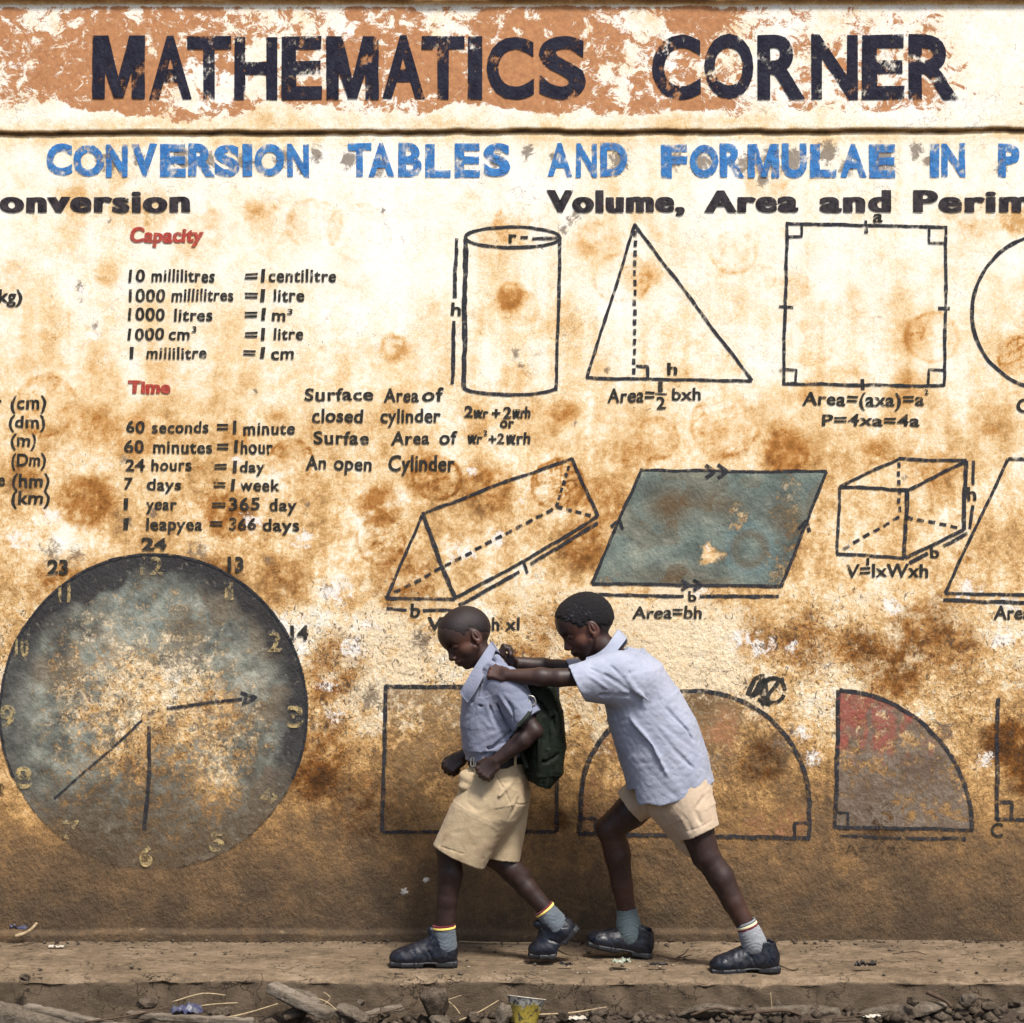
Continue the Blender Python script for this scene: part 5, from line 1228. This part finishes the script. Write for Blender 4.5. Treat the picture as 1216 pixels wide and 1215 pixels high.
    for pts, w, dp in (([g(748, 822, -.57), g(775, 850, -.565), g(810, 878, -.55), g(832, 893, -.52)], .009, .013), ([g(741, 800, -.58), g(755, 820, -.58), g(790, 848, -.56)], .010, -.009),
        ([g(716, 800, -.59), g(735, 812, -.59), g(748, 822, -.58)], .007, .010), ([g(724, 790, -.575), g(738, 803, -.59), g(746, 818, -.59)], .006, .009), ([g(735, 782, -.53), g(743, 798, -.56), g(746, 812, -.57)], .006, .007),
        ([g(706, 822, -.57), g(728, 828, -.585), g(748, 826, -.57)], .008, .009), ([g(720, 838, -.53), g(740, 862, -.555), g(757, 890, -.555), g(766, 920, -.55)], .009, .009),
        ([g(745, 850, -.55), g(775, 885, -.565), g(795, 925, -.56)], .012, -.008), ([g(730, 868, -.53), g(742, 898, -.55), g(748, 925, -.55)], .009, -.007),
        ([g(800, 850, -.53), g(822, 885, -.51), g(832, 920, -.50)], .012, -.006), ([g(690, 800, -.59), g(705, 806, -.6), g(722, 818, -.59)], .006, -.006), ([g(755, 905, -.55), g(790, 935, -.56), g(806, 948, -.55)], .008, .006),
        ([g(768, 850, -.565), g(800, 890, -.555), g(825, 915, -.53)], .008, .008), ([g(730, 846, -.55), g(741, 848, -.56)], .006, .010), ([g(681, 789, -.6), g(690, 811, -.62), g(699, 830, -.6)], .0030, .0032),
        ([g(760, 792, -.5), g(752, 812, -.555), g(748, 824, -.57)], .004, .006)):
        Sf.crease(pts, w, dp)
    for pts in ([g(741, 783, -.54), g(747, 798, -.575), g(750, 815, -.575), g(748, 832, -.565)], [g(728, 845, -.545), g(744, 849, -.56)], [g(728, 846, -.545), g(737, 875, -.555)], [g(744, 849, -.56), g(753, 876, -.565)], [g(737, 875, -.555), g(753, 877, -.565)], [g(757, 770, -.46), g(775, 792, -.49), g(790, 815, -.5)]):
        Sf.crease(pts, .0030, .0034)
    for pts, w, dp in (([g(790, 840, -.54), g(815, 868, -.52), g(830, 900, -.50)], .008, .008), ([g(745, 880, -.55), g(765, 915, -.56), g(775, 948, -.56)], .008, .008), ([g(812, 905, -.53), g(822, 925, -.53), g(824, 942, -.53)], .007, -.006), ([g(780, 915, -.565), g(786, 935, -.565), g(790, 950, -.565)], .006, .006), ([g(700, 794, -.58), g(715, 800, -.60), g(728, 812, -.60)], .006, .006), ([g(760, 780, -.50), g(775, 800, -.53), g(785, 830, -.54)], .008, -.006)):
        Sf.crease(pts, w, dp)
    Sf.wrinkle(.0026, 26, seed=25, stretch=(1, .7, .6), rot=.7); Sf.wrinkle(.0010, 80, seed=26)
    st = Sf.obj('shirt', M['shirt2']); parts.append(st)
    cl = V
    parts.append(sheet('collar', [
        [cl(733.5, 747, -.405), cl(727, 758, -.446), cl(719, 769, -.463), cl(708, 777, -.458), cl(697, 781, -.44)],
        [cl(739, 752, -.408), cl(732, 763, -.458), cl(723, 774, -.480), cl(711, 781, -.474), cl(695, 785, -.45)],
        [cl(744, 758, -.410), cl(737.5, 767, -.462), cl(728, 778, -.490), cl(714, 786, -.482), cl(688, 789, -.455)]], .0038, M['shirt2'], None))
    parts.append(sheet('collar', [
        [cl(733.5, 747, -.402), cl(731, 751, -.368), cl(722, 766, -.338)],
        [cl(739, 752, -.403), cl(738, 757, -.362), cl(728, 773, -.326)],
        [cl(744, 758, -.404), cl(744, 764, -.358), cl(733, 780, -.316)]], .0038, M['shirt2'], None))
    # breast pocket and buttons
    # shorts
    Hf = Field((.26, -.62, .28), (.76, -.20, .70), .003)
    Hf.cg = 1.2
    Hf.loft([(C(797, 900), ut, .115, .125), (C(802, 935), ut, .122, .132), (C(808, 958), ut, .105, .125)], k=.02, cut1=False)
    t1 = nrm(V(851, 978, 0) - V(810, 997, 0))
    Hf.loft([(V(808, 935, -.47), t1, .095, .075), (V(820, 962, -.475), t1, .082, .080), (V(831, 988, -.48), t1, .066, .078)], k=.02)
    t2 = nrm(V(769, 965, 0) - V(727, 951, 0))
    Hf.loft([(V(795, 925, -.34), t2, .080, .068), (V(768, 942, -.33), t2, .070, .072), (V(748, 958, -.325), t2, .064, .072)], k=.02)
    Hf.loft([(V(827, 979, -.48), t1, .056, .066), (V(834, 996, -.48), t1, .060, .072)], op='s', k=.003); Hf.loft([(V(753, 954, -.325), t2, .053, .060), (V(742, 963, -.325), t2, .058, .066)], op='s', k=.003)
    for pts, w, dp in (([g(836, 945, -.53), g(826, 962, -.56), g(832, 980, -.55)], .008, .009), ([g(800, 960, -.55), g(816, 975, -.56), g(822, 990, -.55)], .008, .006), ([g(845, 950, -.5), g(840, 965, -.53), g(848, 975, -.52)], .006, -.006),
        ([g(808, 990, -.54), g(830, 983, -.56), g(850, 971, -.53)], .0028, .003), ([g(790, 955, -.54), g(806, 965, -.56), g(812, 985, -.55)], .008, -.006)): Hf.crease(pts, w, dp)
    Hf.wrinkle(.0018, 26, seed=35); Hf.wrinkle(.0009, 90, seed=36)
    parts.append(Hf.obj('shorts', M['short2']))
    parts.append(sock(None, V(744, 1079, -.27), V(748, 1112, -.27), .0345, .039, 'sockt', foot=V(738, 1120, -.27)))
    parts.append(sock(None, V(885, 1094, -.50), V(897, 1124, -.50), .0330, .0365, 'socklg', ((.005, .010, 'sockg', .0013), (.010, .018, 'cream', .0016), (.018, .025, 'maroon', .0018)), foot=V(888, 1133, -.50)))
    shoe(None, V(925, 1154, -.50), V(844, 1157, -.50), (0, 0, 1), sc=1.02)
    parts.append([o for o in S.collection.objects if o.name.startswith('shoe') and o.parent is None][-1])
    shoe(None, V(772, 1139, -.27), V(697, 1124, -.27), (0, 0, 1), sc=1.0)
    parts.append([o for o in S.collection.objects if o.name.startswith('shoe') and o.parent is None][-1])
    attach(root, parts)
    return root
boy_front(); boy_behind()

# backpack hanging on the front boy's back
bp = empty('backpack', V(640, 880, -.40)); tag(bp, 'dark green school backpack hanging on the front boy under the pushing arms', 'backpack')
Bp = Field(*bounds([V(612, 800, -.57), V(676, 935, -.22)], .06), .003)
u = nrm((1, 0, .12))
Bp.loft([(V(632, 800, -.39), u, .030, .10), (V(640, 820, -.39), u, .052, .125), (V(644, 850, -.39), u, .066, .135), (V(647, 885, -.39), u, .068, .135), (V(646, 912, -.39), u, .062, .130), (V(641, 928, -.39), u, .040, .12)], k=.02, pw=2.6)
for pts, w, dp in (([V(630, 822, -.5), V(650, 850, -.53), V(652, 890, -.53)], .009, .010), ([V(640, 815, -.5), V(662, 850, -.52), V(664, 890, -.5)], .009, -.008), ([V(652, 835, -.5), V(658, 870, -.53), V(655, 910, -.53)], .007, .008), ([V(630, 900, -.52), V(650, 905, -.53), V(664, 895, -.51)], .006, .007), ([V(636, 840, -.53), V(640, 880, -.54), V(640, 915, -.53)], .008, -.007)): Bp.crease(pts, w, dp)
Bp.wrinkle(.004, 30, seed=44, stretch=(1, 1, .5)); Bp.wrinkle(.0012, 90, seed=45)
bg_ = Bp.obj('bag_body', M['bag'])
def strap(pts, w=.022):
    P = [np.array(p) for p in pts]; vs, fs = [], []
    Q = []
    for i in range(len(P) - 1):
        p0 = P[max(i - 1, 0)]; p1 = P[i]; p2 = P[i + 1]; p3 = P[min(i + 2, len(P) - 1)]
        for t in np.linspace(0, 1, 7)[:-1]: Q.append(.5 * (2 * p1 + (p2 - p0) * t + (2 * p0 - 5 * p1 + 4 * p2 - p3) * t * t + (3 * p1 - p0 - 3 * p2 + p3) * t ** 3))
    Q.append(P[-1]); Q = np.array(Q); T = np.gradient(Q, axis=0)
    for q, t in zip(Q, T):
        t = nrm(t); n = nrm(np.cross(t, (.0, -1, .15))); b = np.cross(n, t)
        for (a, c) in ((-1, -1), (1, -1), (1, 1), (-1, 1)): vs.append(q + n * a * w / 2 + b * c * .002)
    for i in range(len(Q) - 1):
        for k in range(4): a = 4 * i + k; b_ = 4 * i + (k + 1) % 4; fs.append((a, b_, b_ + 4, a + 4))
    return vs, fs
s1 = mesh_obj('strap', *strap([V(604, 798, -.475), V(618, 812, -.51), V(628, 830, -.535), V(630, 843, -.556), V(624, 853, -.580), V(615, 862, -.584)], .014), M['strap'])
s3 = mesh_obj('strap', *strap([V(612, 866, -.52), V(618, 890, -.50), V(626, 912, -.49)], .014), M['strap'])
zp = mesh_obj('zip', *strap([V(650, 822, -.495), V(661, 850, -.50), V(664, 885, -.495), V(655, 912, -.50)], .006), M['strap'])
rg = mesh_obj('buckle', *strap([V(628, 826, -.545), V(634, 828, -.548), V(636, 835, -.548), V(630, 838, -.548), V(628, 831, -.545)], .004), M['metal'])
attach(bp, [bg_, s1, s3, zp, rg])
# ------------------------------------------------------------------ litter and rubble in the gutter and on the ledge
M['stone'] = stone_material('grey_rubble', [(.32, (.035, .027, .020)), (.45, (.085, .066, .048)), (.57, (.175, .143, .108)), (.72, (.33, .28, .225))], 9, 60, 240, .93, .8)
M['dark_stone'] = stone_material('muddy_rubble', [(.32, (.02, .015, .011)), (.48, (.07, .052, .037)), (.62, (.17, .135, .10)), (.78, (.34, .29, .23))], 9, 55, 240, .9, .9)
M['straw'] = plain('dry_straw', (.42, .33, .20), .8, .2, c2=(.22, .16, .09))
M['twig'] = plain('dark_twig', (.09, .06, .04), .85, .2)
M['black_litter'] = plain('black_plastic', (.010, .010, .010), .5, .4)
M['blue_litter'] = plain('blue_wrapper', (.010, .016, .085), .4, .4, c2=(.10, .10, .11), sc=60)
M['white_litter'] = plain('white_scrap', (.55, .51, .44), .8, .2, c2=(.30, .26, .20))
M['green_litter'] = plain('green_foil', (.05, .10, .05), .3, .5, c2=(.5, .5, .42), sc=120)
def rock(name, c, r, mat, seed=0, rz=0.0, rx=0.0, ry=0.0, rough=.34, box_=.55, n=26, label=None, cat=None, group=None, parent=None):
    th = np.linspace(0, math.pi, n); ph = np.linspace(0, 2 * math.pi, 2 * n + 1)[:-1]
    T, Pp = np.meshgrid(th, ph, indexing='ij'); d = np.stack([np.sin(T) * np.cos(Pp), np.sin(T) * np.sin(Pp), np.cos(T)], -1).reshape(-1, 3)
    e = 2 / box_ ; rad = 1 / (np.abs(d[:, 0]) ** e + np.abs(d[:, 1]) ** e + np.abs(d[:, 2]) ** e) ** (1 / e)
    g = np.random.default_rng(seed)
    for _ in range(13):                                   # broken facets
        nn = nrm(g.normal(size=3)); q = .60 + .34 * g.random(); pr = d @ nn; rad = np.where(pr * rad > q, q / np.maximum(pr, 1e-3), rad)
    p = d * rad[:, None]
    nz = (fbm(p[:, 0] + p[:, 2] * .7 + seed, p[:, 1] - p[:, 2] * .4, 2.2, 5, seed % 50) - .5) * rough + (fbm(p[:, 0] * 3 + p[:, 2] * 2, p[:, 1] * 3 + seed, 3, 3, 3) - .5) * rough * .4
    p = p * (1 + nz)[:, None] * np.array(r)
    from mathutils import Euler
    R_ = np.array(Euler((rx, ry, rz)).to_matrix()); p = p @ R_.T
    m = len(ph); f = []
    i, j = np.meshgrid(np.arange(n - 1), np.arange(m), indexing='ij'); a = i * m + j; b = i * m + (j + 1) % m
    f = np.stack([a, a + m, b + m, b], -1).reshape(-1, 4)
    o = mesh_obj(name, p, f, M[mat], parent, smooth=False); o.location = tuple(c)
    return tag(o, label, cat, group)
def tube(name, pts, r, mat, label=None, cat=None, group=None, r2=None, parent=None, k=6):
    P = np.array(pts, float); Q = []
    for i in range(len(P) - 1):
        p0 = P[max(i - 1, 0)]; p1 = P[i]; p2 = P[i + 1]; p3 = P[min(i + 2, len(P) - 1)]
        for t in np.linspace(0, 1, 5)[:-1]: Q.append(.5 * (2 * p1 + (p2 - p0) * t + (2 * p0 - 5 * p1 + 4 * p2 - p3) * t * t + (3 * p1 - p0 - 3 * p2 + p3) * t ** 3))
    Q.append(P[-1]); Q = np.array(Q); T = np.gradient(Q, axis=0); vs = []; fs = []
    for i, (q, t) in enumerate(zip(Q, T)):
        t = nrm(t); a = nrm(np.cross(t, (.2, .3, 1))); b = np.cross(t, a); rr = r + ((r2 if r2 is not None else r * .6) - r) * i / (len(Q) - 1)
        for j in range(k): an = 2 * math.pi * j / k; vs.append(q + (a * math.cos(an) + b * math.sin(an)) * rr)
    for i in range(len(Q) - 1):
        for j in range(k): a = i * k + j; b = i * k + (j + 1) % k; fs.append((a, b, b + k, a + k))
    fs += [tuple(range(k))[::-1], tuple(len(vs) - k + j for j in range(k))]
    return tag(mesh_obj(name, vs, fs, M[mat], parent), label, cat, group)
def crumple(name, c, sx, sy, mat, seed, label, cat, h=.01, rz=0, group=None):
    n = 14; u, v = np.meshgrid(np.linspace(-1, 1, n), np.linspace(-1, 1, n), indexing='ij'); u = u.ravel(); v = v.ravel()
    x = u * sx * (1 + .25 * (vn2(v * 2 + seed, v * 0 + 1) - .5)) ; y = v * sy * (1 + .4 * (vn2(u * 2 + seed, u * 0 + 4) - .5))
    z = h * (.3 + 1.6 * np.abs(fbm(u, v, 1.6, 4, seed) - .5) * 2.2); th = .0012
    p = np.stack([x, y, z], -1); p = np.concatenate([p, p - np.array([0, 0, th])]); f = grid_faces(n, n)
    cz, s_ = math.cos(rz), math.sin(rz); p = p @ np.array([[cz, s_, 0], [-s_, cz, 0], [0, 0, 1]])
    o = mesh_obj(name, p, np.concatenate([f, f[:, ::-1] + n * n]), M[mat], smooth=False); o.location = tuple(c)
    return tag(o, label, cat, group)

# long kerb stone lying across the bottom left corner
kb = Field((-2.35, -1.02, -.30), (-1.10, -.60, .06), .006)
a, b = V(-170, 1150, -.72), V(210, 1236, -.80)
ax = nrm(b - a); sd_ = nrm(np.cross((0, 0, 1), ax)); kb.boxr((a + b) / 2 - np.array([0, 0, .05]), (np.linalg.norm(b - a) / 2, .045, .035), (ax, sd_, np.cross(ax, sd_)), rr=.010)
kb.wrinkle(.005, 26, seed=71); kb.wrinkle(.0035, 90, seed=72)
tag(kb.obj('kerb_stone', M['stone']), 'long grey broken kerb stone lying aslant in the gutter at bottom left', 'kerb stone')
rock('rubble_block', V(358, 1182, -.69) + np.array([0, 0, -.012]), (.085, .05, .030), 'stone', 3, rz=-.35, ry=.22, box_=.45, label='pale broken concrete block wedged against the ledge in the gutter', cat='rubble')
rock('rubble_block', V(415, 1207, -.72), (.070, .045, .030), 'stone', 5, rz=-.3, ry=.28, box_=.5, label='pale jagged concrete lump right of the wedged block', cat='rubble')
rock('rubble_block', V(352, 1203, -.70), (.045, .03, .022), 'dark_stone', 6, rz=.4, label='mud-caked lump below the pale wedged block', cat='rubble')
rock('concrete_stub', V(517, 1195, -.69), (.042, .040, .075), 'dark_stone', 8, rz=.2, ry=-.22, box_=.4, label='upright dark concrete stub standing against the ledge', cat='concrete stub')
rock('rubble_block', V(598, 1208, -.74), (.030, .026, .040), 'stone', 12, ry=.35, box_=.5, label='grey wedge of concrete propped left of the paper cup', cat='rubble')
rock('rubble_block', V(524, 1212, -.73), (.035, .03, .016), 'stone', 14, box_=.5, label='flat pale stone at the foot of the dark stub', cat='rubble')
rock('stone', V(1148, 1190, -.68), (.030, .028, .027), 'stone', 20, rough=.3, label='round brownish stone resting in the gutter at right', cat='stone')
rock('stone', V(1176, 1196, -.70), (.026, .022, .016), 'dark_stone', 22, label='small dark stone beside the round brownish stone', cat='stone')
# crumbling concrete strip along the right of the gutter
for i, (x0, x1, yy, dy, lb) in enumerate(((800, 892, 1192, -.675, 'leftmost length of the crumbling concrete strip beside the gutter'), (898, 1010, 1194, -.68, 'second length of crumbling concrete strip, below the bare ledge'), (1016, 1128, 1192, -.675, 'third length of crumbling concrete strip, left of the round stone'), (1170, 1300, 1196, -.69, 'rightmost length of the crumbling concrete strip'))):
    a, b = V(x0, yy, dy), V(x1, yy + (2 if i % 2 else -1), dy); rock('kerb_piece', (a + b) / 2 - np.array([0, 0, .022]), (np.linalg.norm(b - a) / 2, .030, .024), 'stone', 31 + i, rz=.02 * (-1) ** i, box_=.32, n=28, rough=.16, label=lb, cat='kerb piece', group='crumbling strip beside the gutter')
# the paper cup
cb = V(623, 1203, -.72); cup = empty('paper_cup', cb); tag(cup, 'torn yellow and white paper cup stuck upright in the gutter', 'paper cup')
def cup_mat():
    t = NT('printed_cup')
    sp = t.n.new('ShaderNodeSeparateXYZ'); tc = t.n.new('ShaderNodeTexCoord'); t.l.new(tc.outputs['Object'], sp.inputs[0])
    n = t.noise(48, 6, .6)
    m = t.math('GREATER_THAN', t.math('ADD', sp.outputs[2], t.math('MULTIPLY', t.math('SUBTRACT', n, .5), .12)), .036)
    col = t.mix(m, (.36, .27, .045), (.50, .48, .43)); d = t.ramp(t.noise(60, 6, .7, t.vmap(loc=(3, 1, 2))), [(.50, 0.0), (.58, .9)])
    return t.fin(t.mix(d, col, (.03, .03, .03)), .5, .4)
M['cup'] = cup_mat()
n = 40; vs = []; prof = [(.040, -.045, 0), (.058, .062, 0), (.0605, .065, 0), (.058, .067, 0), (.0555, .062, 0), (.037, -.042, 0), (0.0, -.042, 0)]
for (r, z, _) in prof:
    for j in range(n):
        an = 2 * math.pi * j / n; dent = 1 - .10 * math.exp(-((an - 2.2) / .5) ** 2) * (z > -.02); vs.append((r * math.cos(an) * dent, r * math.sin(an) * dent, z))
fs = [(i * n + j, i * n + (j + 1) % n, (i + 1) * n + (j + 1) % n, (i + 1) * n + j) for i in range(len(prof) - 1) for j in range(n)]
cbody = mesh_obj('cup_body', vs, fs, M['cup'], cup); cup.rotation_euler = (-.22, .12, 0); cup.scale = (1.02, 1.02, .72)
cup['label'] = 'torn yellow and white paper cup stuck upright in the gutter'
tor = []
tf = []
for i in range(n):
    an = 2 * math.pi * i / n; dent = 1 - .10 * math.exp(-((an - 2.2) / .5) ** 2)
    for j in range(6): b_ = 2 * math.pi * j / 6; rr = .0600 * dent + .0022 * math.cos(b_); tor.append((rr * math.cos(an), rr * math.sin(an), .0665 + .0022 * math.sin(b_)))
for i in range(n):
    for j in range(6): tf.append((i * 6 + j, ((i + 1) % n) * 6 + j, ((i + 1) % n) * 6 + (j + 1) % 6, i * 6 + (j + 1) % 6))
mesh_obj('rim', tor, tf, M['white_litter'], cup)
rock('mud_clod', V(623, 1192, -.72) + np.array([.005, .01, -.012]), (.036, .032, .030), 'dark_stone', 77, label='dark mud clod lying inside the paper cup', cat='mud clod')
# scraps
crumple('wrapper', V(222, 1206, -.74), .050, .030, 'blue_litter', 4, 'crumpled blue sweet wrapper in the gutter mud', 'wrapper', .03, .35)
crumple('foil_scrap', V(738, 1144, -.46), .030, .018, 'green_litter', 6, 'crushed green foil scrap on the ledge by the heel', 'foil scrap', .014, -.2)
crumple('plastic_scrap', V(782, 1146, -.47), .030, .012, 'black_litter', 7, 'flat black plastic scrap right of the green foil', 'plastic scrap', .006)
crumple('plastic_scrap', V(1027, 1149, -.50), .034, .012, 'black_litter', 8, 'folded black plastic scrap alone on the bare ledge at right', 'plastic scrap', .020, .2)
crumple('plastic_scrap', V(672, 1146, -.46), .022, .008, 'black_litter', 9, 'thin black scrap just left of the green foil', 'plastic scrap', .008, -.3)
crumple('paper_scrap', V(67, 1125, -.14), .026, .010, 'white_litter', 10, 'white paper scrap lying on the left of the ledge', 'paper scrap', .006, .1)
crumple('paper_scrap', V(685, 1210, -.74), .030, .018, 'white_litter', 13, 'torn pale scrap in the mud right of the cup', 'paper scrap', .006, .1)
crumple('paper_scrap', V(1035, 1208, -.73), .028, .016, 'white_litter', 14, 'torn white scrap on the crumbling strip at right', 'paper scrap', .008, .4)
crumple('plastic_scrap', V(22, 1104, -.06), .030, .012, 'blue_litter', 16, 'dull blue scrap among debris at the wall foot, far left', 'plastic scrap', .012)
for i, (pts, r, m, lb) in enumerate((
  ([(545, 1118, -.06), (600, 1120, -.06), (655, 1119, -.06), (672, 1117, -.06)], .0022, 'straw', 'long thin straw lying at the wall foot between the legs'),
  ([(205, 1190, -.70), (240, 1180, -.70), (268, 1182, -.70)], .003, 'straw', 'upper dry stalk leaning over the blue wrapper'),
  ([(212, 1199, -.72), (250, 1193, -.70), (282, 1191, -.69)], .003, 'straw', 'lower dry stalk leaning over the blue wrapper'),
  ([(526, 1184, -.66), (540, 1196, -.68), (546, 1204, -.70)], .0028, 'straw', 'broken straw leaning on the dark stub'),
  ([(530, 1188, -.69), (548, 1182, -.69)], .0022, 'straw', 'short crossed straw beside the dark stub'),
  ([(917, 1204, -.70), (916, 1190, -.70), (915, 1179, -.70)], .0022, 'straw', 'single dry stem standing upright in the gutter'),
  ([(655, 1124, -.32), (672, 1133, -.34), (690, 1134, -.33)], .0028, 'twig', 'curved dark twig on the ledge behind the raised heel'),
  ([(925, 1146, -.46), (940, 1152, -.48), (948, 1150, -.47)], .003, 'twig', 'dark crooked twig at the rear heel on the ledge'),
  ([(780, 1134, -.30), (800, 1138, -.32), (822, 1134, -.32)], .0025, 'twig', 'thin twig on the ledge behind the middle shoe'),
  ([(800, 1139, -.35), (812, 1133, -.3), (818, 1126, -.28)], .0022, 'twig', 'forked thin twig upper right of the black scrap'),
  ([(18, 1112, -.12), (34, 1106, -.10), (44, 1096, -.08)], .007, 'straw', 'stout bent straw in the debris at far left'),
  ([(880, 1204, -.72), (930, 1200, -.73), (952, 1206, -.74)], .007, 'twig', 'thick muddy stick lying in the gutter right of centre'),
  ([(1100, 1178, -.66), (1122, 1188, -.68), (1130, 1196, -.70)], .008, 'twig', 'short thick stick pointing at the round stone'),
  ([(1060, 1133, -.30), (1085, 1130, -.30), (1100, 1134, -.31)], .0022, 'twig', 'fine dark twig on the right part of the ledge'),
  ([(378, 1198, -.74), (392, 1186, -.74), (384, 1178, -.74)], .0026, 'straw', 'dry straw sprouting from the pale rubble'),
  ([(400, 1200, -.75), (388, 1190, -.75), (378, 1186, -.75)], .0026, 'straw', 'second dry straw crossing on the pale rubble'),
  ([(820, 1206, -.72), (850, 1197, -.72), (872, 1203, -.73)], .005, 'twig', 'bent root lying left of the upright dry stem'))):
    tube('straw' if m == 'straw' else 'twig', [V(*p) for p in pts], r, m, lb, 'straw' if m == 'straw' else 'twig', r2=r * .7)
M['timber'] = stone_material('weathered_timber', [(.32, (.035, .026, .019)), (.46, (.12, .095, .070)), (.58, (.25, .21, .165)), (.72, (.40, .36, .30))], 9, 60, 260, .9, .8, stretch=(.35, 1, 1))
def timber(a, b, w, h, seed, label):
    a, b = np.array(a), np.array(b); ax = nrm(b - a); sd2 = nrm(np.cross((0, 0, 1), ax)); up = np.cross(ax, sd2)
    T_ = Field(*bounds([a, b], .05), .0028); T_.boxr((a + b) / 2, (np.linalg.norm(b - a) / 2, w, h), (ax, sd2, up), rr=.004)
    T_.wrinkle(.003, 60, seed=seed); T_.wrinkle(.0016, 160, seed=seed + 1, stretch=(.3, 1, 1))
    return tag(T_.obj('broken_timber', M['timber']), label, 'timber')
timber(V(30, 1196, -.74), V(150, 1222, -.80), .018, .010, 1, 'grey splintered plank end just under the long kerb stone')
timber(V(322, 1172, -.69), V(392, 1206, -.78), .026, .014, 3, 'short pale plank leaning on the wedged concrete block')
timber(V(152, 1205, -.76), V(300, 1214, -.78), .014, .009, 5, 'thin muddy lath lying under the blue wrapper')
timber(V(405, 1212, -.74), V(478, 1196, -.66), .012, .008, 7, 'thin lath sloping up towards the dark stub')
for i, (x, y, d, r, m, lb) in enumerate(((262, 1204, -.73, .030, 'dark_stone', 'black muddy clod between the wrapper and the rubble'), (175, 1190, -.66, .026, 'dark_stone', 'dark clod against the ledge above the lath'), (455, 1204, -.70, .022, 'dark_stone', 'dark clod left of the dark stub'),
    (560, 1207, -.72, .024, 'dark_stone', 'muddy chunk between the stub and the cup'), (668, 1206, -.72, .022, 'dark_stone', 'muddy chunk right beside the cup'), (712, 1203, -.70, .026, 'dark_stone', 'broad dark clod below the leaning boy'), (760, 1206, -.72, .020, 'dark_stone', 'dark clod left of the concrete strip'),
    (428, 1190, -.68, .014, 'stone', 'small pale chip behind the jagged lump'), (1085, 1190, -.72, .018, 'dark_stone', 'dark clod on the concrete strip left of the round stone'), (1205, 1190, -.68, .020, 'dark_stone', 'dark clod at the right edge of the gutter'), (30, 1160, -.64, .016, 'dark_stone', 'small clod above the kerb stone at far left'))):
    rock('clod' if m == 'dark_stone' else 'stone', V(x, y, d), (r * 1.3, r, r * .8), m, 90 + i, rz=i * .7, rough=.5, label=lb, cat='clod' if m == 'dark_stone' else 'stone')
for i, (a, b, r, lb) in enumerate((((250, 1212, -.78), (330, 1192, -.74), .0035, 'straight dark stick crossing in front of the wedged block'), ((436, 1206, -.74), (495, 1190, -.68), .003, 'thin stick leaning towards the dark stub'), ((640, 1205, -.74), (720, 1196, -.70), .0035, 'dark stick lying right of the cup'),
    ((100, 1214, -.82), (200, 1196, -.76), .004, 'stick lying across the muddy lath'), ((545, 1212, -.75), (592, 1188, -.68), .003, 'stick propped left of the cup'), ((955, 1212, -.76), (1060, 1200, -.72), .0035, 'long stick in front of the concrete strip'))):
    m_ = [(a[k] + b[k]) / 2 + (2 if k == 1 else 0) for k in range(3)]; tube('twig', [V(*a), V(*m_), V(*b)], r, 'twig' if i % 2 else 'straw', lb, 'twig', r2=r * .6)
# loose gravel, crumbs of plaster and mud clods that nobody could count
def scatter(name, n, fn, rmin, rmax, mat, seed, flat=.6, label=None):
    g = np.random.default_rng(seed); base = np.array([(1,0,0),(-1,0,0),(0,1,0),(0,-1,0),(0,0,1),(0,0,-1)], float); bf = np.array([(0,2,4),(2,1,4),(1,3,4),(3,0,4),(2,0,5),(1,2,5),(3,1,5),(0,3,5)])
    vs = []; fs = []
    for i in range(n):
        x, y, z = fn(g); r = rmin + (rmax - rmin) * g.random() ** 3; an = g.random() * 6.28; c, s_ = math.cos(an), math.sin(an)
        q = base * r * (.7 + .6 * g.random((6, 1))) * np.array([1.3, .9, flat]); q = q @ np.array([[c, s_, 0], [-s_, c, 0], [0, 0, 1]])
        fs.append(bf + 6 * i); vs.append(q + np.array([x, y, z + r * flat * .4]))
    o = mesh_obj(name, np.concatenate(vs), np.concatenate(fs), M[mat], smooth=False); o['kind'] = 'stuff'
    if label: o['label'] = label
    return o
scatter('gravel', 900, lambda g: (g.uniform(-2.6, 2.6), -g.random() ** 1.8 * .56, .001), .0012, .009, 'stone', 1, label='grit and plaster crumbs scattered on the ledge')
scatter('gravel', 500, lambda g: (g.uniform(-2.6, 2.6), -.012 - abs(g.normal()) * .035, .004), .0015, .010, 'dark_stone', 2, label='dirt gathered along the foot of the wall')
def onground(g):
    x = g.uniform(-2.6, 2.6); y = -.63 - g.random() ** 1.5 * .5; return x, y, float(ground_z(x, y))
scatter('gravel', 4200, onground, .002, .026, 'dark_stone', 3, .8, label='muddy rubble and clods in the gutter')
scatter('gravel', 700, onground, .002, .011, 'stone', 4, .7, label='pale grit strewn over the gutter mud')
scatter('litter_fragments', 60, lambda g: (g.normal(.35, .35), -.30 - .22 * g.random(), .001), .002, .007, 'white_litter', 6, .25, label='tiny pale scraps scattered round the shoes')
